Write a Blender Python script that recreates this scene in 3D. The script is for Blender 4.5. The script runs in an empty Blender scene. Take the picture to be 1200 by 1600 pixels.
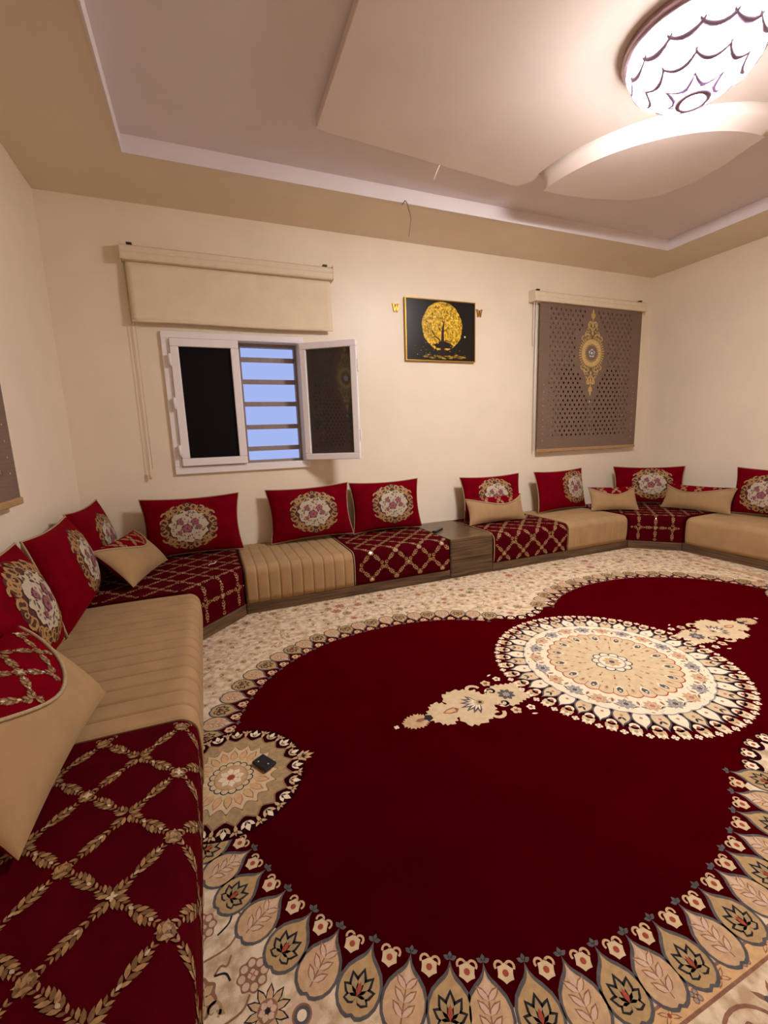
import bpy, bmesh, math, random
from mathutils import Vector, Matrix
R = math.radians; PI = math.pi; TAU = 2*PI
rnd = random.Random(7)
scene = bpy.context.scene
C = scene.collection

# ------------------------------------------------------------------ camera
cam_d = bpy.data.cameras.new('camera'); cam = bpy.data.objects.new('camera', cam_d); C.objects.link(cam)
YAW, PITCH, ROLL, FPX = 0.3834, -0.1728, -0.0346, 683.53
cy, sy, cp, sp = math.cos(YAW), math.sin(YAW), math.cos(PITCH), math.sin(PITCH)
fw = Vector((sy*cp, cy*cp, sp)); rt = Vector((cy, -sy, 0)); up = rt.cross(fw)
r2 = rt*math.cos(ROLL) + up*math.sin(ROLL); u2 = up*math.cos(ROLL) - rt*math.sin(ROLL)
M = Matrix((r2, u2, -fw)).transposed().to_4x4(); M.translation = Vector((0.9066, -3.9437, 1.2657))
cam.matrix_world = M
cam_d.sensor_fit = 'VERTICAL'; cam_d.sensor_height = 36; cam_d.lens = FPX/1600*36; cam_d.clip_start = 0.02
scene.camera = cam

# ------------------------------------------------------------------ world, exposure
world = bpy.data.worlds.new('dusk_sky'); scene.world = world; world.use_nodes = True
bg = world.node_tree.nodes['Background']; bg.inputs[0].default_value = (0.40, 0.50, 0.92, 1); bg.inputs[1].default_value = 0.95
vs = scene.view_settings; vs.view_transform = 'Standard'; vs.look = 'None'; vs.exposure = 0.0; vs.gamma = 1.0; vs.use_curve_mapping = False
LAMP_COLOR = (1.0, 0.975, 0.985); LAMP_POWER = 186.0

# ------------------------------------------------------------------ helpers
def lin(c):
    return tuple(((v/255)/12.92 if v/255 <= 0.04045 else ((v/255+0.055)/1.055)**2.4) for v in c)
PILE_K = 0.98      # how dark the dyed wool is against the swatches below
def dim(c, k): return tuple(255*(1.055*(max(v*k, 1e-5))**(1/2.4)-0.055) for v in lin(c))
MATS = {}
def mat(name, rgb, rough=0.8, amt=0.0, scale=30, bump=0.0, bscale=200, metal=0.0, sheen=0.0, sheen_tint=None, spec=0.5, stretch=None, emit=None, estr=0, rgb2=None, detail=4, trans=0.0, lo=0.35, hi=0.65):
    if name.startswith('pile_') and name not in ('pile_red', 'pile_maroon'): rgb = dim(rgb, PILE_K); rgb2 = dim(rgb2, PILE_K) if rgb2 else None
    m = bpy.data.materials.new(name); m.use_nodes = True; MATS[name] = m
    nt = m.node_tree; b = nt.nodes['Principled BSDF']
    col = (*lin(rgb), 1)
    b.inputs['Base Color'].default_value = col; b.inputs['Roughness'].default_value = rough; b.inputs['Metallic'].default_value = metal
    b.inputs['Specular IOR Level'].default_value = spec
    if sheen:
        b.inputs['Sheen Weight'].default_value = sheen; b.inputs['Sheen Roughness'].default_value = 0.45
        b.inputs['Sheen Tint'].default_value = (*(lin(sheen_tint) if sheen_tint else (1, 1, 1)), 1)
    if trans: b.inputs['Transmission Weight'].default_value = trans
    if emit: b.inputs['Emission Color'].default_value = (*emit, 1); b.inputs['Emission Strength'].default_value = estr
    if amt or rgb2 or bump:
        tc = nt.nodes.new('ShaderNodeTexCoord'); mp = nt.nodes.new('ShaderNodeMapping'); nt.links.new(tc.outputs['Object'], mp.inputs[0])
        if stretch: mp.inputs['Scale'].default_value = stretch
    if amt or rgb2:
        n = nt.nodes.new('ShaderNodeTexNoise'); n.inputs['Scale'].default_value = scale; n.inputs['Detail'].default_value = detail
        nt.links.new(mp.outputs[0], n.inputs['Vector'])
        rp = nt.nodes.new('ShaderNodeValToRGB'); nt.links.new(n.outputs['Fac'], rp.inputs[0])
        c1 = lin(rgb); c2 = lin(rgb2) if rgb2 else c1
        if rgb2: a, c = c1, c2
        else: a = tuple(v*(1-amt) for v in c1); c = tuple(min(1, v*(1+amt)) for v in c1)
        rp.color_ramp.elements[0].position = lo; rp.color_ramp.elements[0].color = (*a, 1)
        rp.color_ramp.elements[1].position = hi; rp.color_ramp.elements[1].color = (*c, 1)
        nt.links.new(rp.outputs[0], b.inputs['Base Color'])
    if bump:
        n2 = nt.nodes.new('ShaderNodeTexNoise'); n2.inputs['Scale'].default_value = bscale; n2.inputs['Detail'].default_value = 3
        nt.links.new(mp.outputs[0], n2.inputs['Vector'])
        bp = nt.nodes.new('ShaderNodeBump'); bp.inputs['Strength'].default_value = bump; bp.inputs['Distance'].default_value = 0.01
        nt.links.new(n2.outputs['Fac'], bp.inputs['Height']); nt.links.new(bp.outputs[0], b.inputs['Normal'])
    return m

# paint and building
mat('wall_paint', (242, 226, 203), 0.42, amt=0.02, scale=3, bump=0.10, bscale=9, spec=0.4)
mat('soffit_paint', (238, 220, 196), 0.6, amt=0.02, scale=3, bump=0.06, bscale=14, spec=0.3)
mat('ceiling_paint', (232, 220, 220), 0.7, amt=0.02, scale=2, bump=0.10, bscale=6, spec=0.3)
mat('panel_paint', (232, 214, 202), 0.6, amt=0.03, scale=2, bump=0.12, bscale=5, spec=0.3)
mat('screed', (150, 140, 130), 0.9)
mat('window_white', (246, 238, 238), 0.35, spec=0.5)
mat('screen_black', (9, 9, 10), 0.55, spec=0.12)
mat('dark_glass', (40, 37, 35), 0.03, spec=1.0).node_tree.nodes['Principled BSDF'].inputs['IOR'].default_value = 1.85
mat('bar_metal', (150, 132, 122), 0.55, amt=0.08, scale=20)
mat('hardware', (70, 62, 55), 0.4, metal=0.8)
# fabrics
mat('red_velvet', (108, 0, 17), 0.85, amt=0.12, scale=14, bump=0.08, bscale=300, sheen=0.24, sheen_tint=(210, 2, 18), spec=0.03)
mat('red_seat', (68, 0, 9), 0.85, amt=0.12, scale=14, bump=0.08, bscale=400, sheen=0.1, sheen_tint=(210, 2, 18), spec=0.03)
mat('beige_velvet', (166, 133, 94), 0.85, amt=0.07, scale=9, bump=0.08, bscale=300, sheen=0.2, sheen_tint=(240, 215, 175), spec=0.15)
mat('piping', (170, 146, 110), 0.7, amt=0.15, scale=160)
mat('gold_thread_shaded', (112, 80, 48), 0.6, amt=0.2, scale=120, spec=0.3)  # same gold thread, darkened in colour to imitate the shading between leaves
mat('gold_thread', (152, 114, 72), 0.5, amt=0.25, scale=120, sheen=0.4, sheen_tint=(255, 220, 170), spec=0.5)
mat('sequin', (250, 232, 205), 0.22, metal=0.7)
mat('medal_brown', (76, 28, 16), 0.8, amt=0.25, scale=120)
mat('medal_gold', (164, 124, 74), 0.6, amt=0.2, scale=140)
mat('medal_cream', (186, 170, 146), 0.8, amt=0.08, scale=70)
mat('rose_dark', (100, 36, 48), 0.8, amt=0.15, scale=150)
mat('rose_mid', (146, 80, 90), 0.8, amt=0.12, scale=150)
mat('rose_light', (176, 132, 128), 0.8)
mat('leaf_grey', (104, 95, 70), 0.8, amt=0.2, scale=150)
mat('thread_dark', (44, 26, 26), 0.8)
# wood
mat('walnut', (50, 34, 23), 0.42, rgb2=(112, 84, 58), scale=3.2, stretch=(1.1, 14, 22), bump=0.05, bscale=8, spec=0.45, detail=6, lo=0.3, hi=0.7)
mat('walnut_top', (70, 50, 34), 0.3, rgb2=(118, 92, 64), scale=3.2, stretch=(1.1, 14, 22), spec=0.5, detail=6, lo=0.3, hi=0.7)
# blinds
mat('blind_cream', (236, 216, 186), 0.8, amt=0.03, scale=8, bump=0.05, bscale=400)
mat('cassette', (232, 214, 186), 0.45, amt=0.03, scale=20)
mat('blind_brown', (124, 100, 84), 0.8, amt=0.10, scale=10, stretch=(1, 1, 25), bump=0.08, bscale=300)
mat('ornament_gold', (206, 172, 104), 0.5, amt=0.15, scale=90)
mat('ornament_white', (206, 210, 200), 0.6)
mat('bar_tan', (176, 138, 92), 0.5, amt=0.1, scale=30)
mat('cord', (214, 188, 152), 0.7)
# picture
mat('frame_gold', (206, 160, 70), 0.3, metal=0.85)
mat('print_black', (13, 10, 9), 0.28, spec=0.5)
mat('print_gold', (146, 98, 8), 0.3, rgb2=(250, 205, 50), scale=38, detail=5, spec=0.5, lo=0.36, hi=0.62)
mat('print_goldhi', (255, 226, 110), 0.3)
mat('print_glow', (96, 78, 10), 0.3, rgb2=(150, 124, 14), scale=12)
mat('print_trunk', (44, 22, 26), 0.3, spec=0.4)
mat('print_ground', (52, 34, 4), 0.3, rgb2=(196, 156, 40), scale=40)
mat('letter_gold', (196, 140, 48), 0.3, metal=0.7)
# carpet
mat('pile_cream', (186, 156, 120), 0.95, rgb2=(228, 204, 174), scale=30, stretch=(1, 1, 1), bump=0.25, bscale=420, sheen=0.25, spec=0.05, lo=0.36, hi=0.6, detail=6)
mat('pile_red', (50, 0, 4), 0.95, rgb2=(58, 0, 6), scale=4, bump=0.25, bscale=420, sheen=0.4, sheen_tint=(205, 2, 18), spec=0.0)
mat('pile_maroon', (36, 1, 8), 0.95, amt=0.1, scale=30, spec=0.04)
mat('pile_tan', (178, 146, 102), 0.95, amt=0.10, scale=60, bump=0.2, bscale=420, spec=0.05)
mat('pile_pinktan', (196, 160, 122), 0.95, amt=0.10, scale=60, bump=0.2, bscale=420, spec=0.05)
mat('pile_gold', (206, 180, 142), 0.95, amt=0.07, scale=40, bump=0.2, bscale=420, spec=0.05)
mat('pile_peach', (206, 164, 118), 0.95, amt=0.08, scale=60, spec=0.05)
mat('pile_olive', (162, 137, 100), 0.95, amt=0.12, scale=60, spec=0.05)
mat('pile_ivory', (232, 210, 180), 0.95, amt=0.06, scale=60, spec=0.05)
mat('pile_rosepale', (204, 172, 146), 0.95, amt=0.06, scale=60, spec=0.05)
mat('pile_slate', (90, 85, 85), 0.95, amt=0.15, scale=60, spec=0.05)
mat('pile_slatelight', (150, 142, 136), 0.95, amt=0.12, scale=60, spec=0.05)
mat('pile_navy', (46, 42, 46), 0.95, amt=0.15, scale=60, spec=0.05)
mat('pile_rose', (176, 112, 98), 0.95, amt=0.12, scale=60, spec=0.05)
mat('pile_brown', (140, 100, 78), 0.95, amt=0.15, scale=60, spec=0.05)
mat('pile_rust', (158, 74, 56), 0.95, amt=0.12, scale=60, spec=0.05)
mat('pile_white', (238, 222, 198), 0.95, spec=0.05)
# small things
mat('black_plastic', (14, 14, 16), 0.35)
mat('button_grey', (120, 120, 120), 0.5)
mat('white_plastic', (235, 228, 215), 0.5)
mat('wire_metal', (168, 140, 112), 0.35, metal=0.5)
mat('lamp_chrome', (186, 160, 172), 0.25, metal=0.8)
mat('crystal_edge', (150, 128, 160), 0.2, spec=0.8)
mat('lamp_glow', (255, 250, 245), 0.5, emit=LAMP_COLOR, estr=LAMP_POWER)
mat('lamp_glow_frosted', (255, 250, 245), 0.5, emit=LAMP_COLOR, estr=LAMP_POWER*0.075)

class MB:
    def __init__(s): s.v = []; s.f = []; s.m = []; s.mats = []; s.sm = []
    def mi(s, m):
        if m not in s.mats: s.mats.append(m)
        return s.mats.index(m)
    def vert(s, p): s.v.append(tuple(p)); return len(s.v)-1
    def face(s, idx, m, smooth=False): s.f.append(tuple(idx)); s.m.append(s.mi(m)); s.sm.append(smooth)
    def poly(s, pts, m, smooth=False): s.face([s.vert(p) for p in pts], m, smooth)
    def box(s, x0, x1, y0, y1, z0, z1, m):
        i = [s.vert((x, y, z)) for z in (z0, z1) for y in (y0, y1) for x in (x0, x1)]
        for q in ((0,2,3,1),(4,5,7,6),(0,1,5,4),(2,6,7,3),(0,4,6,2),(1,3,7,5)): s.face([i[k] for k in q], m)
    def grid(s, fn, us, vs_, m, smooth=True, closeu=False, closev=False):
        ids = [[s.vert(fn(u, v)) for v in vs_] for u in us]
        nu, nv = len(us), len(vs_)
        for a in range(nu if closeu else nu-1):
            for b in range(nv if closev else nv-1):
                s.face((ids[a][b], ids[(a+1) % nu][b], ids[(a+1) % nu][(b+1) % nv], ids[a][(b+1) % nv]), m, smooth)
        return ids
    def tube(s, pts, r, m, n=8, closed=False, smooth=True):
        pts = [Vector(p) for p in pts]; N = len(pts); rings = []
        prev = None
        for i in range(N):
            a = pts[(i-1) % N] if (closed or i > 0) else pts[i]; b = pts[(i+1) % N] if (closed or i < N-1) else pts[i]
            t = (b-a).normalized()
            if prev is None:
                ref = Vector((0, 0, 1)) if abs(t.z) < 0.9 else Vector((1, 0, 0)); n1 = t.cross(ref).normalized()
            else:
                n1 = (prev - t*prev.dot(t)); n1 = n1.normalized() if n1.length > 1e-6 else t.orthogonal().normalized()
            prev = n1; n2 = t.cross(n1); rr = r[i] if isinstance(r, (list, tuple)) else r
            rings.append([s.vert(pts[i] + (n1*math.cos(TAU*k/n) + n2*math.sin(TAU*k/n))*rr) for k in range(n)])
        for i in range(N if closed else N-1):
            A, B = rings[i], rings[(i+1) % N]
            for k in range(n): s.face((A[k], A[(k+1) % n], B[(k+1) % n], B[k]), m, smooth)
        if not closed: s.face(rings[0][::-1], m); s.face(rings[-1], m)
    def lathe(s, prof, m, n=48, c=(0, 0), smooth=True):
        ids = [[s.vert((c[0]+r*math.cos(TAU*k/n), c[1]+r*math.sin(TAU*k/n), z)) for k in range(n)] for r, z in prof]
        for a in range(len(prof)-1):
            for k in range(n): s.face((ids[a][k], ids[a][(k+1) % n], ids[a+1][(k+1) % n], ids[a+1][k]), m, smooth)
    def prism(s, pts, z0, z1, m):   # pts 2D outline
        a = [s.vert((x, y, z0)) for x, y in pts]; b = [s.vert((x, y, z1)) for x, y in pts]; n = len(pts)
        s.face(a[::-1], m); s.face(b, m)
        for k in range(n): s.face((a[k], a[(k+1) % n], b[(k+1) % n], b[k]), m)
    def build(s, name, parent=None, fix=True, bevel=0.0):
        me = bpy.data.meshes.new(name); me.from_pydata(s.v, [], s.f)
        for m in s.mats: me.materials.append(MATS[m])
        me.polygons.foreach_set('material_index', s.m); me.polygons.foreach_set('use_smooth', s.sm)
        if fix:
            bm = bmesh.new(); bm.from_mesh(me); bmesh.ops.recalc_face_normals(bm, faces=bm.faces); bm.to_mesh(me); bm.free()
        me.update()
        o = bpy.data.objects.new(name, me); C.objects.link(o)
        if parent: o.parent = parent
        if bevel:
            b = o.modifiers.new('bevel', 'BEVEL'); b.width = bevel; b.segments = 2; b.limit_method = 'ANGLE'
        return o
def thing(name, label, cat, loc=(0, 0, 0), rz=0, group=None):
    o = bpy.data.objects.new(name, None); o.empty_display_size = 0.05; C.objects.link(o)
    o.location = loc; o.rotation_euler = (0, 0, rz); return tag(o, label, cat, group)
def tag(o, label=None, cat=None, group=None, kind=None):
    if label: o['label'] = label
    if cat: o['category'] = cat
    if group: o['group'] = group
    if kind: o['kind'] = kind
    return o
def struct(o, label=None):
    o['kind'] = 'structure'
    if label: o['label'] = label
    return o
def linspace(a, b, n): return [a+(b-a)*i/(n-1) for i in range(n)]

# 2D motif toolkit: a map S(x, y, h) gives the 3D point of pattern coordinates at height h above the cloth
class Pat:
    def __init__(s, S, step=0.0003): s.mb = MB(); s.S = S; s.step = step
    def poly(s, pts, m, L): s.mb.face([s.mb.vert(s.S(x, y, L*s.step)) for x, y in pts], m)
    def disc(s, cx, cy_, rf, m, L, n=48, rings=1):
        rf2 = rf if callable(rf) else (lambda a: rf)
        if rings == 1:
            s.poly([(cx+rf2(TAU*k/n)*math.cos(TAU*k/n), cy_+rf2(TAU*k/n)*math.sin(TAU*k/n)) for k in range(n)], m, L); return
        c = s.mb.vert(s.S(cx, cy_, L*s.step)); prev = None
        for q in range(1, rings+1):
            ring = [s.mb.vert(s.S(cx+rf2(TAU*k/n)*q/rings*math.cos(TAU*k/n), cy_+rf2(TAU*k/n)*q/rings*math.sin(TAU*k/n), L*s.step)) for k in range(n)]
            for k in range(n):
                if prev is None: s.mb.face((c, ring[k], ring[(k+1) % n]), m, True)
                else: s.mb.face((prev[k], ring[k], ring[(k+1) % n], prev[(k+1) % n]), m, True)
            prev = ring
    def ribbon(s, pts, w, m, L, closed=False):
        n = len(pts); A = []; B = []
        for i in range(n):
            p0 = pts[(i-1) % n] if (closed or i > 0) else pts[i]; p1 = pts[(i+1) % n] if (closed or i < n-1) else pts[i]
            dx, dy = p1[0]-p0[0], p1[1]-p0[1]; l = math.hypot(dx, dy) or 1; ww = (w[i] if isinstance(w, (list, tuple)) else w)/2
            A.append(s.mb.vert(s.S(pts[i][0]-dy/l*ww, pts[i][1]+dx/l*ww, L*s.step))); B.append(s.mb.vert(s.S(pts[i][0]+dy/l*ww, pts[i][1]-dx/l*ww, L*s.step)))
        for i in range(n if closed else n-1):
            j = (i+1) % n; s.mb.face((A[i], B[i], B[j], A[j]), m)
    def leaf(s, x, y, a, l, w, m, L):   # base at x,y pointing along a
        c, t = math.cos(a), math.sin(a)
        s.poly([(x+c*p*l-t*q*w, y+t*p*l+c*q*w) for p, q in ((0, 0), (.3, .42), (.65, .4), (1, 0), (.65, -.4), (.3, -.42))], m, L)
    def shape(s, x, y, a, k, pts, m, L):  # outline pts in local (forward, side) scaled k
        c, t = math.cos(a), math.sin(a)
        s.poly([(x+(c*p-t*q)*k, y+(t*p+c*q)*k) for p, q in pts], m, L)
    def flower(s, x, y, r, n, m1, m2, L, rot=0.0, m0=None):
        if m0: s.disc(x, y, lambda a: r*1.14*(0.93+0.07*math.cos(n*(a-rot))), m0, L, 8*n if n < 9 else 4*n)
        for k in range(n):
            a = rot+TAU*k/n; s.leaf(x+math.cos(a)*r*0.25, y+math.sin(a)*r*0.25, a, r*0.75, r*min(1.0, 4.6/n), m1, L+1)
        s.disc(x, y, r*0.3, m2, L+2, 10)
    def curl(s, x, y, a, r, side, w, m, L, turns=1.25):
        pts = []; ws = []
        N = 14
        cx, cy_ = x-math.sin(a)*side*r, y+math.cos(a)*side*r
        a0 = a-side*PI/2
        for k in range(N+1):
            t = k/N; rr = r*(1-0.75*t); an = a0+side*t*TAU*turns*0.8
            pts.append((cx+math.cos(an)*rr, cy_+math.sin(an)*rr)); ws.append(w*(0.55+0.6*math.sin(PI*min(1, t+0.25))))
        s.ribbon(pts, ws, m, L)
    def build(s, name, parent): return s.mb.build(name, parent, fix=False)

W, H, RY = 6.041, 3.0, -4.95       # room width, soffit height, rear wall
CEIL = 3.10

# ------------------------------------------------------------------ room shell
def wall_with_hole(name, x0, x1, holes, place, zt=CEIL+0.05):
    """wall in local (along, outward thickness, z); place maps it to the room"""
    mb = MB(); xs = sorted({x0, x1} | {h[0] for h in holes} | {h[1] for h in holes})
    for a, b in zip(xs[:-1], xs[1:]):
        hs = [h for h in holes if h[0] <= a and h[1] >= b]
        segs = [(0.0, zt)] if not hs else [(0.0, hs[0][2]), (hs[0][3], zt)]
        for z0, z1 in segs:
            i = [mb.vert(place(x, y, z)) for z in (z0, z1) for y in (0, 0.22) for x in (a, b)]
            for q in ((0,2,3,1),(4,5,7,6),(0,1,5,4),(2,6,7,3),(0,4,6,2),(1,3,7,5)): mb.face([i[k] for k in q], 'wall_paint')
    return struct(mb.build(name))
wall_with_hole('wall_back', -0.22, W+0.22, [(0.74, 1.745, 1.07, 2.07), (4.62, 5.62, 1.07, 2.0)], lambda x, y, z: (x, y, z))
wall_with_hole('wall_left', RY, 0, [(-2.6, -1.6, 1.07, 2.0)], lambda x, y, z: (-y, x, z))
wall_with_hole('wall_right', RY, 0, [], lambda x, y, z: (W+y, x, z))
wall_with_hole('wall_rear', -0.22, W+0.22, [], lambda x, y, z: (x, RY-y, z))
mb = MB(); mb.box(-0.22, W+0.22, RY-0.22, 0.22, -0.12, 0, 'screed'); struct(mb.build('floor'))
mb = MB(); mb.box(-0.22, W+0.22, RY-0.22, 0.22, CEIL, CEIL+0.15, 'ceiling_paint'); struct(mb.build('ceiling'))
# gypsum soffit round the room with an upstanding lip (open cove behind it)
SW = 0.615
mb = MB()
xi0, xi1, yi0, yi1 = SW, W-SW, RY+SW, -SW
for (a, b, c, d) in ((0.001, W-0.001, yi1, -0.001), (0.001, W-0.001, RY+0.001, yi0), (0.001, xi0, yi0, yi1), (xi1, W-0.001, yi0, yi1)):
    mb.box(a, b, c, d, H, H+0.02, 'soffit_paint')
soffit = struct(mb.build('trim_1'), 'tan painted gypsum soffit running round the edge of the ceiling')
t = 0.012
for (a, b, c, d) in ((xi0, xi1, yi1-t, yi1-0.0005), (xi0, xi1, yi0+0.0005, yi0+t), (xi0+0.0005, xi0+t, yi0+t, yi1-t), (xi1-t, xi1-0.0005, yi0+t, yi1-t)):
    mb = MB(); mb.box(a, b, c, d, H-0.003, CEIL-0.0005, 'ceiling_paint'); mb.build('lip', soffit)
# hung gypsum panel in the recess
PY0, PZ = -3.75, 3.052
mb = MB(); mb.prism([(1.70, -1.127), (1.74, -1.105), (2.15, -1.08), (2.64, -1.035), (3.22, -0.998), (3.265, -1.01), (3.34, -1.14), (4.1, -1.2), (4.24, -1.4), (4.29, -1.7), (4.26, -2.1), (4.3, PY0), (1.67, PY0), (1.683, -1.93)], PZ, CEIL, 'panel_paint')
panel = struct(mb.build('ceiling_panel', bevel=0.004), 'flat gypsum ceiling panel hung below the recess')
# quarter-disc drop at the panel's corner with a flared rim
mb = MB(); ZQ = 2.97
arc_t = [(4.28-0.99*math.cos(a), -1.2-0.99*math.sin(a), PZ) for a in linspace(-0.02, PI/2+0.04, 30)]
arc_m = [(4.25-0.915*math.cos(a), -1.2-0.915*math.sin(a), PZ-0.035) for a in linspace(-0.02, PI/2+0.03, 30)]
arc_b = [(4.225-0.8645*math.cos(a), -1.2-0.8645*math.sin(a), ZQ) for a in linspace(-0.06, PI/2+0.02, 30)]
rim_o = [(4.264, -1.95), (4.312, -1.80), (4.324, -1.584), (4.266, -1.387), (4.18, -1.30), (4.095, -1.255), (3.757, -1.172), (3.469, -1.150)]
ids = [[mb.vert(p) for p in a] for a in (arc_t, arc_m, arc_b)]
for a in (0, 1):
    for k in range(29): mb.face((ids[a][k], ids[a][k+1], ids[a+1][k+1], ids[a+1][k]), 'panel_paint', True)
ob = [mb.vert((x, y, ZQ)) for x, y in rim_o]; ot = [mb.vert((x, y, PZ)) for x, y in rim_o]
mb.face(ids[2]+ob, 'panel_paint'); mb.face(ids[0]+ot, 'panel_paint')
for k in range(len(ob)-1): mb.face((ob[k], ob[k+1], ot[k+1], ot[k]), 'panel_paint')
mb.face((ids[2][-1], ids[1][-1], ids[0][-1], ot[0], ob[0]), 'panel_paint'); mb.face((ids[2][0], ids[1][0], ids[0][0], ot[-1], ob[-1]), 'panel_paint')
struct(mb.build('trim_2'), 'quarter round gypsum drop below the ceiling panel')

# ------------------------------------------------------------------ windows
def window_box(name, x0, x1, z0, z1, place_m, full):
    root = bpy.data.objects.new(name, None); C.objects.link(root); root.matrix_world = place_m; struct(root)
    f = MB(); m = 'window_white'
    for a, b, c, d in ((x0-0.055, x1+0.045, z1, z1+0.05), (x0-0.055, x1+0.045, z0-0.06, z0), (x0-0.055, x0, z0, z1), (x1, x1+0.045, z0, z1)):
        f.box(a, b, -0.025, -0.001, c, d, m)
    f.build('window_frame', root, bevel=0.004)
    return root
def sash(root, x0, x1, z0, z1, fw_, y0, y1, glass, name='sash', loc=None, rz=0):
    """sash in local x0..x1; returns the frame object, pane child"""
    mb = MB(); m = 'window_white'
    for a, b, c, d in ((x0, x1, z1-fw_, z1), (x0, x1, z0, z0+fw_), (x0, x0+fw_, z0+fw_, z1-fw_), (x1-fw_, x1, z0+fw_, z1-fw_)): mb.box(a, b, y0, y1, c, d, m)
    o = mb.build(name, root, bevel=0.006)
    g = MB(); ym = (y0+y1)/2; g.box(x0+fw_-0.004, x1-fw_+0.004, ym-0.004, ym+0.004, z0+fw_-0.004, z1-fw_+0.004, glass); g.build('pane', o)
    if loc: o.location = loc; o.rotation_euler = (0, 0, rz)
    return o
w1 = window_box('window_1', 0.74, 1.745, 1.07, 2.07, Matrix.Identity(4), True)
w1['label'] = 'white framed casement window with one leaf swung open and barred opening'
s1 = sash(w1, 0.742, 1.25, 1.075, 2.065, 0.062, -0.05, 0.005, 'screen_black')
for z in (1.2, 1.57, 1.9):
    mb = MB(); mb.tube([(0.735, -0.052, z-0.045), (0.735, -0.052, z+0.045)], 0.011, 'window_white'); mb.build('hinge', s1)
s2 = sash(w1, 0.0, 0.5, 1.075, 2.065, 0.055, -0.02, 0.025, 'dark_glass', loc=(1.752, -0.045, 0), rz=-R(180-147))
mb = MB()
for z in (1.28, 1.86): mb.box(0.502, 0.512, -0.012, 0.016, z-0.05, z+0.05, 'window_white')
mb.build('latch_strip', s2)
mb = MB()
for a, b, c, d in ((1.25, 1.275, 1.07, 2.07), (1.725, 1.745, 1.07, 2.07), (1.275, 1.725, 2.045, 2.07), (1.275, 1.725, 1.07, 1.09)): mb.box(a, b, 0.08, 0.14, c, d, 'bar_metal')
mb.build('grille_frame', w1)
for z in (1.945, 1.762, 1.574, 1.378, 1.19):
    mb = MB(); mb.box(1.275, 1.725, 0.11, 0.122, z-0.02, z+0.02, 'bar_metal'); mb.build('bar', w1, bevel=0.002)
mb = MB(); mb.box(0.75, 1.25, 0.15, 0.165, 1.07, 2.07, 'screen_black'); mb.build('shutter', w1)
w2 = window_box('window_2', 4.62, 5.62, 1.07, 2.0, Matrix.Identity(4), False); w2['label'] = 'dark closed window behind the patterned brown blind'
sash(w2, 4.625, 5.12, 1.075, 1.995, 0.05, -0.02, 0.02, 'screen_black'); sash(w2, 5.12, 5.615, 1.075, 1.995, 0.05, -0.02, 0.02, 'screen_black')
w3 = window_box('window_3', -2.6, -1.6, 1.07, 2.0, Matrix.Rotation(PI/2, 4, 'Z'), False); w3['label'] = 'dark closed window behind the blind at the left edge'
sash(w3, -2.595, -2.1, 1.075, 1.995, 0.05, -0.02, 0.02, 'screen_black'); sash(w3, -2.1, -1.605, 1.075, 1.995, 0.05, -0.02, 0.02, 'screen_black')

# ------------------------------------------------------------------ roller blinds (local x along the wall, -y into the room)
def cassette(root, x0, x1, z0, z1):
    mb = MB(); prof = [(-0.002, z0), (-0.092, z0), (-0.098, z0+0.012), (-0.098, z0+0.045), (-0.092, z0+0.05), (-0.096, z0+0.056), (-0.094, z0+0.088), (-0.07, z1-0.004), (-0.05, z1), (-0.002, z1)]
    ids = [[mb.vert((x, y, z)) for y, z in prof] for x in (x0, x1)]; n = len(prof)
    for k in range(n): mb.face((ids[0][k], ids[0][(k+1) % n], ids[1][(k+1) % n], ids[1][k]), 'cassette')
    mb.face(ids[0], 'cassette'); mb.face(ids[1][::-1], 'cassette')
    o = mb.build('cassette', root, bevel=0.002)
    for x in (x0-0.004, x1): 
        e = MB(); e.box(x, x+0.004, -0.1, -0.002, z0-0.002, z1+0.002, 'cassette'); e.build('end_cap', o)
    for x in (x0+0.06, x1-0.06):
        e = MB(); e.box(x-0.018, x+0.018, -0.075, -0.002, z1, z1+0.012, 'hardware'); e.build('bracket', o)
def chain(root, x, z0, z1, y, r=0.0022, m='cord', bead=True):
    mb = MB()
    for dx in (0.0, 0.022): mb.tube([(x+dx, y, z1), (x+dx+0.004, y, (z0+z1)/2), (x+dx, y, z0+(0 if dx == 0 else 0.03))], r, m, 6)
    o = mb.build('pull_cord', root)
    if bead:
        b = MB(); b.lathe([(0.001, z0+0.012), (0.008, z0), (0.011, z0-0.025), (0.007, z0-0.05), (0.001, z0-0.055)], m, 12, (x, y)); b.build('cord_weight', o)
b1 = thing('roller_blind', 'plain cream roller blind half rolled up above the open window', 'blind', (0, 0, 2.585))
b1z = 2.585
cassette(b1, 0.492, 2.068, 0, 0.108)
mb = MB()
def fab(u, v):   # u 0..1 across, v 0..1 down
    return (0.512+u*1.54-0.0*v, -0.052-0.012*v*v-0.006*math.sin(PI*v*1.3+1.5*u)*v, 0.0-v*(0.42-0.012*u)+0.004*math.sin(u*7)*v)
mb.grid(fab, linspace(0, 1, 40), linspace(0, 1, 14), 'blind_cream'); f1 = mb.build('fabric', b1, fix=False)
sm = f1.modifiers.new('thick', 'SOLIDIFY'); sm.thickness = 0.002
mb = MB(); pts = [fab(u, 1.0) for u in linspace(0, 1, 20)]; mb.tube([(p[0], p[1], p[2]+0.006) for p in pts], 0.011, 'blind_cream', 10); mb.build('hem_bar', b1)
chain(b1, 0.50, 1.04-b1z, 0.02, -0.03)

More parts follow.
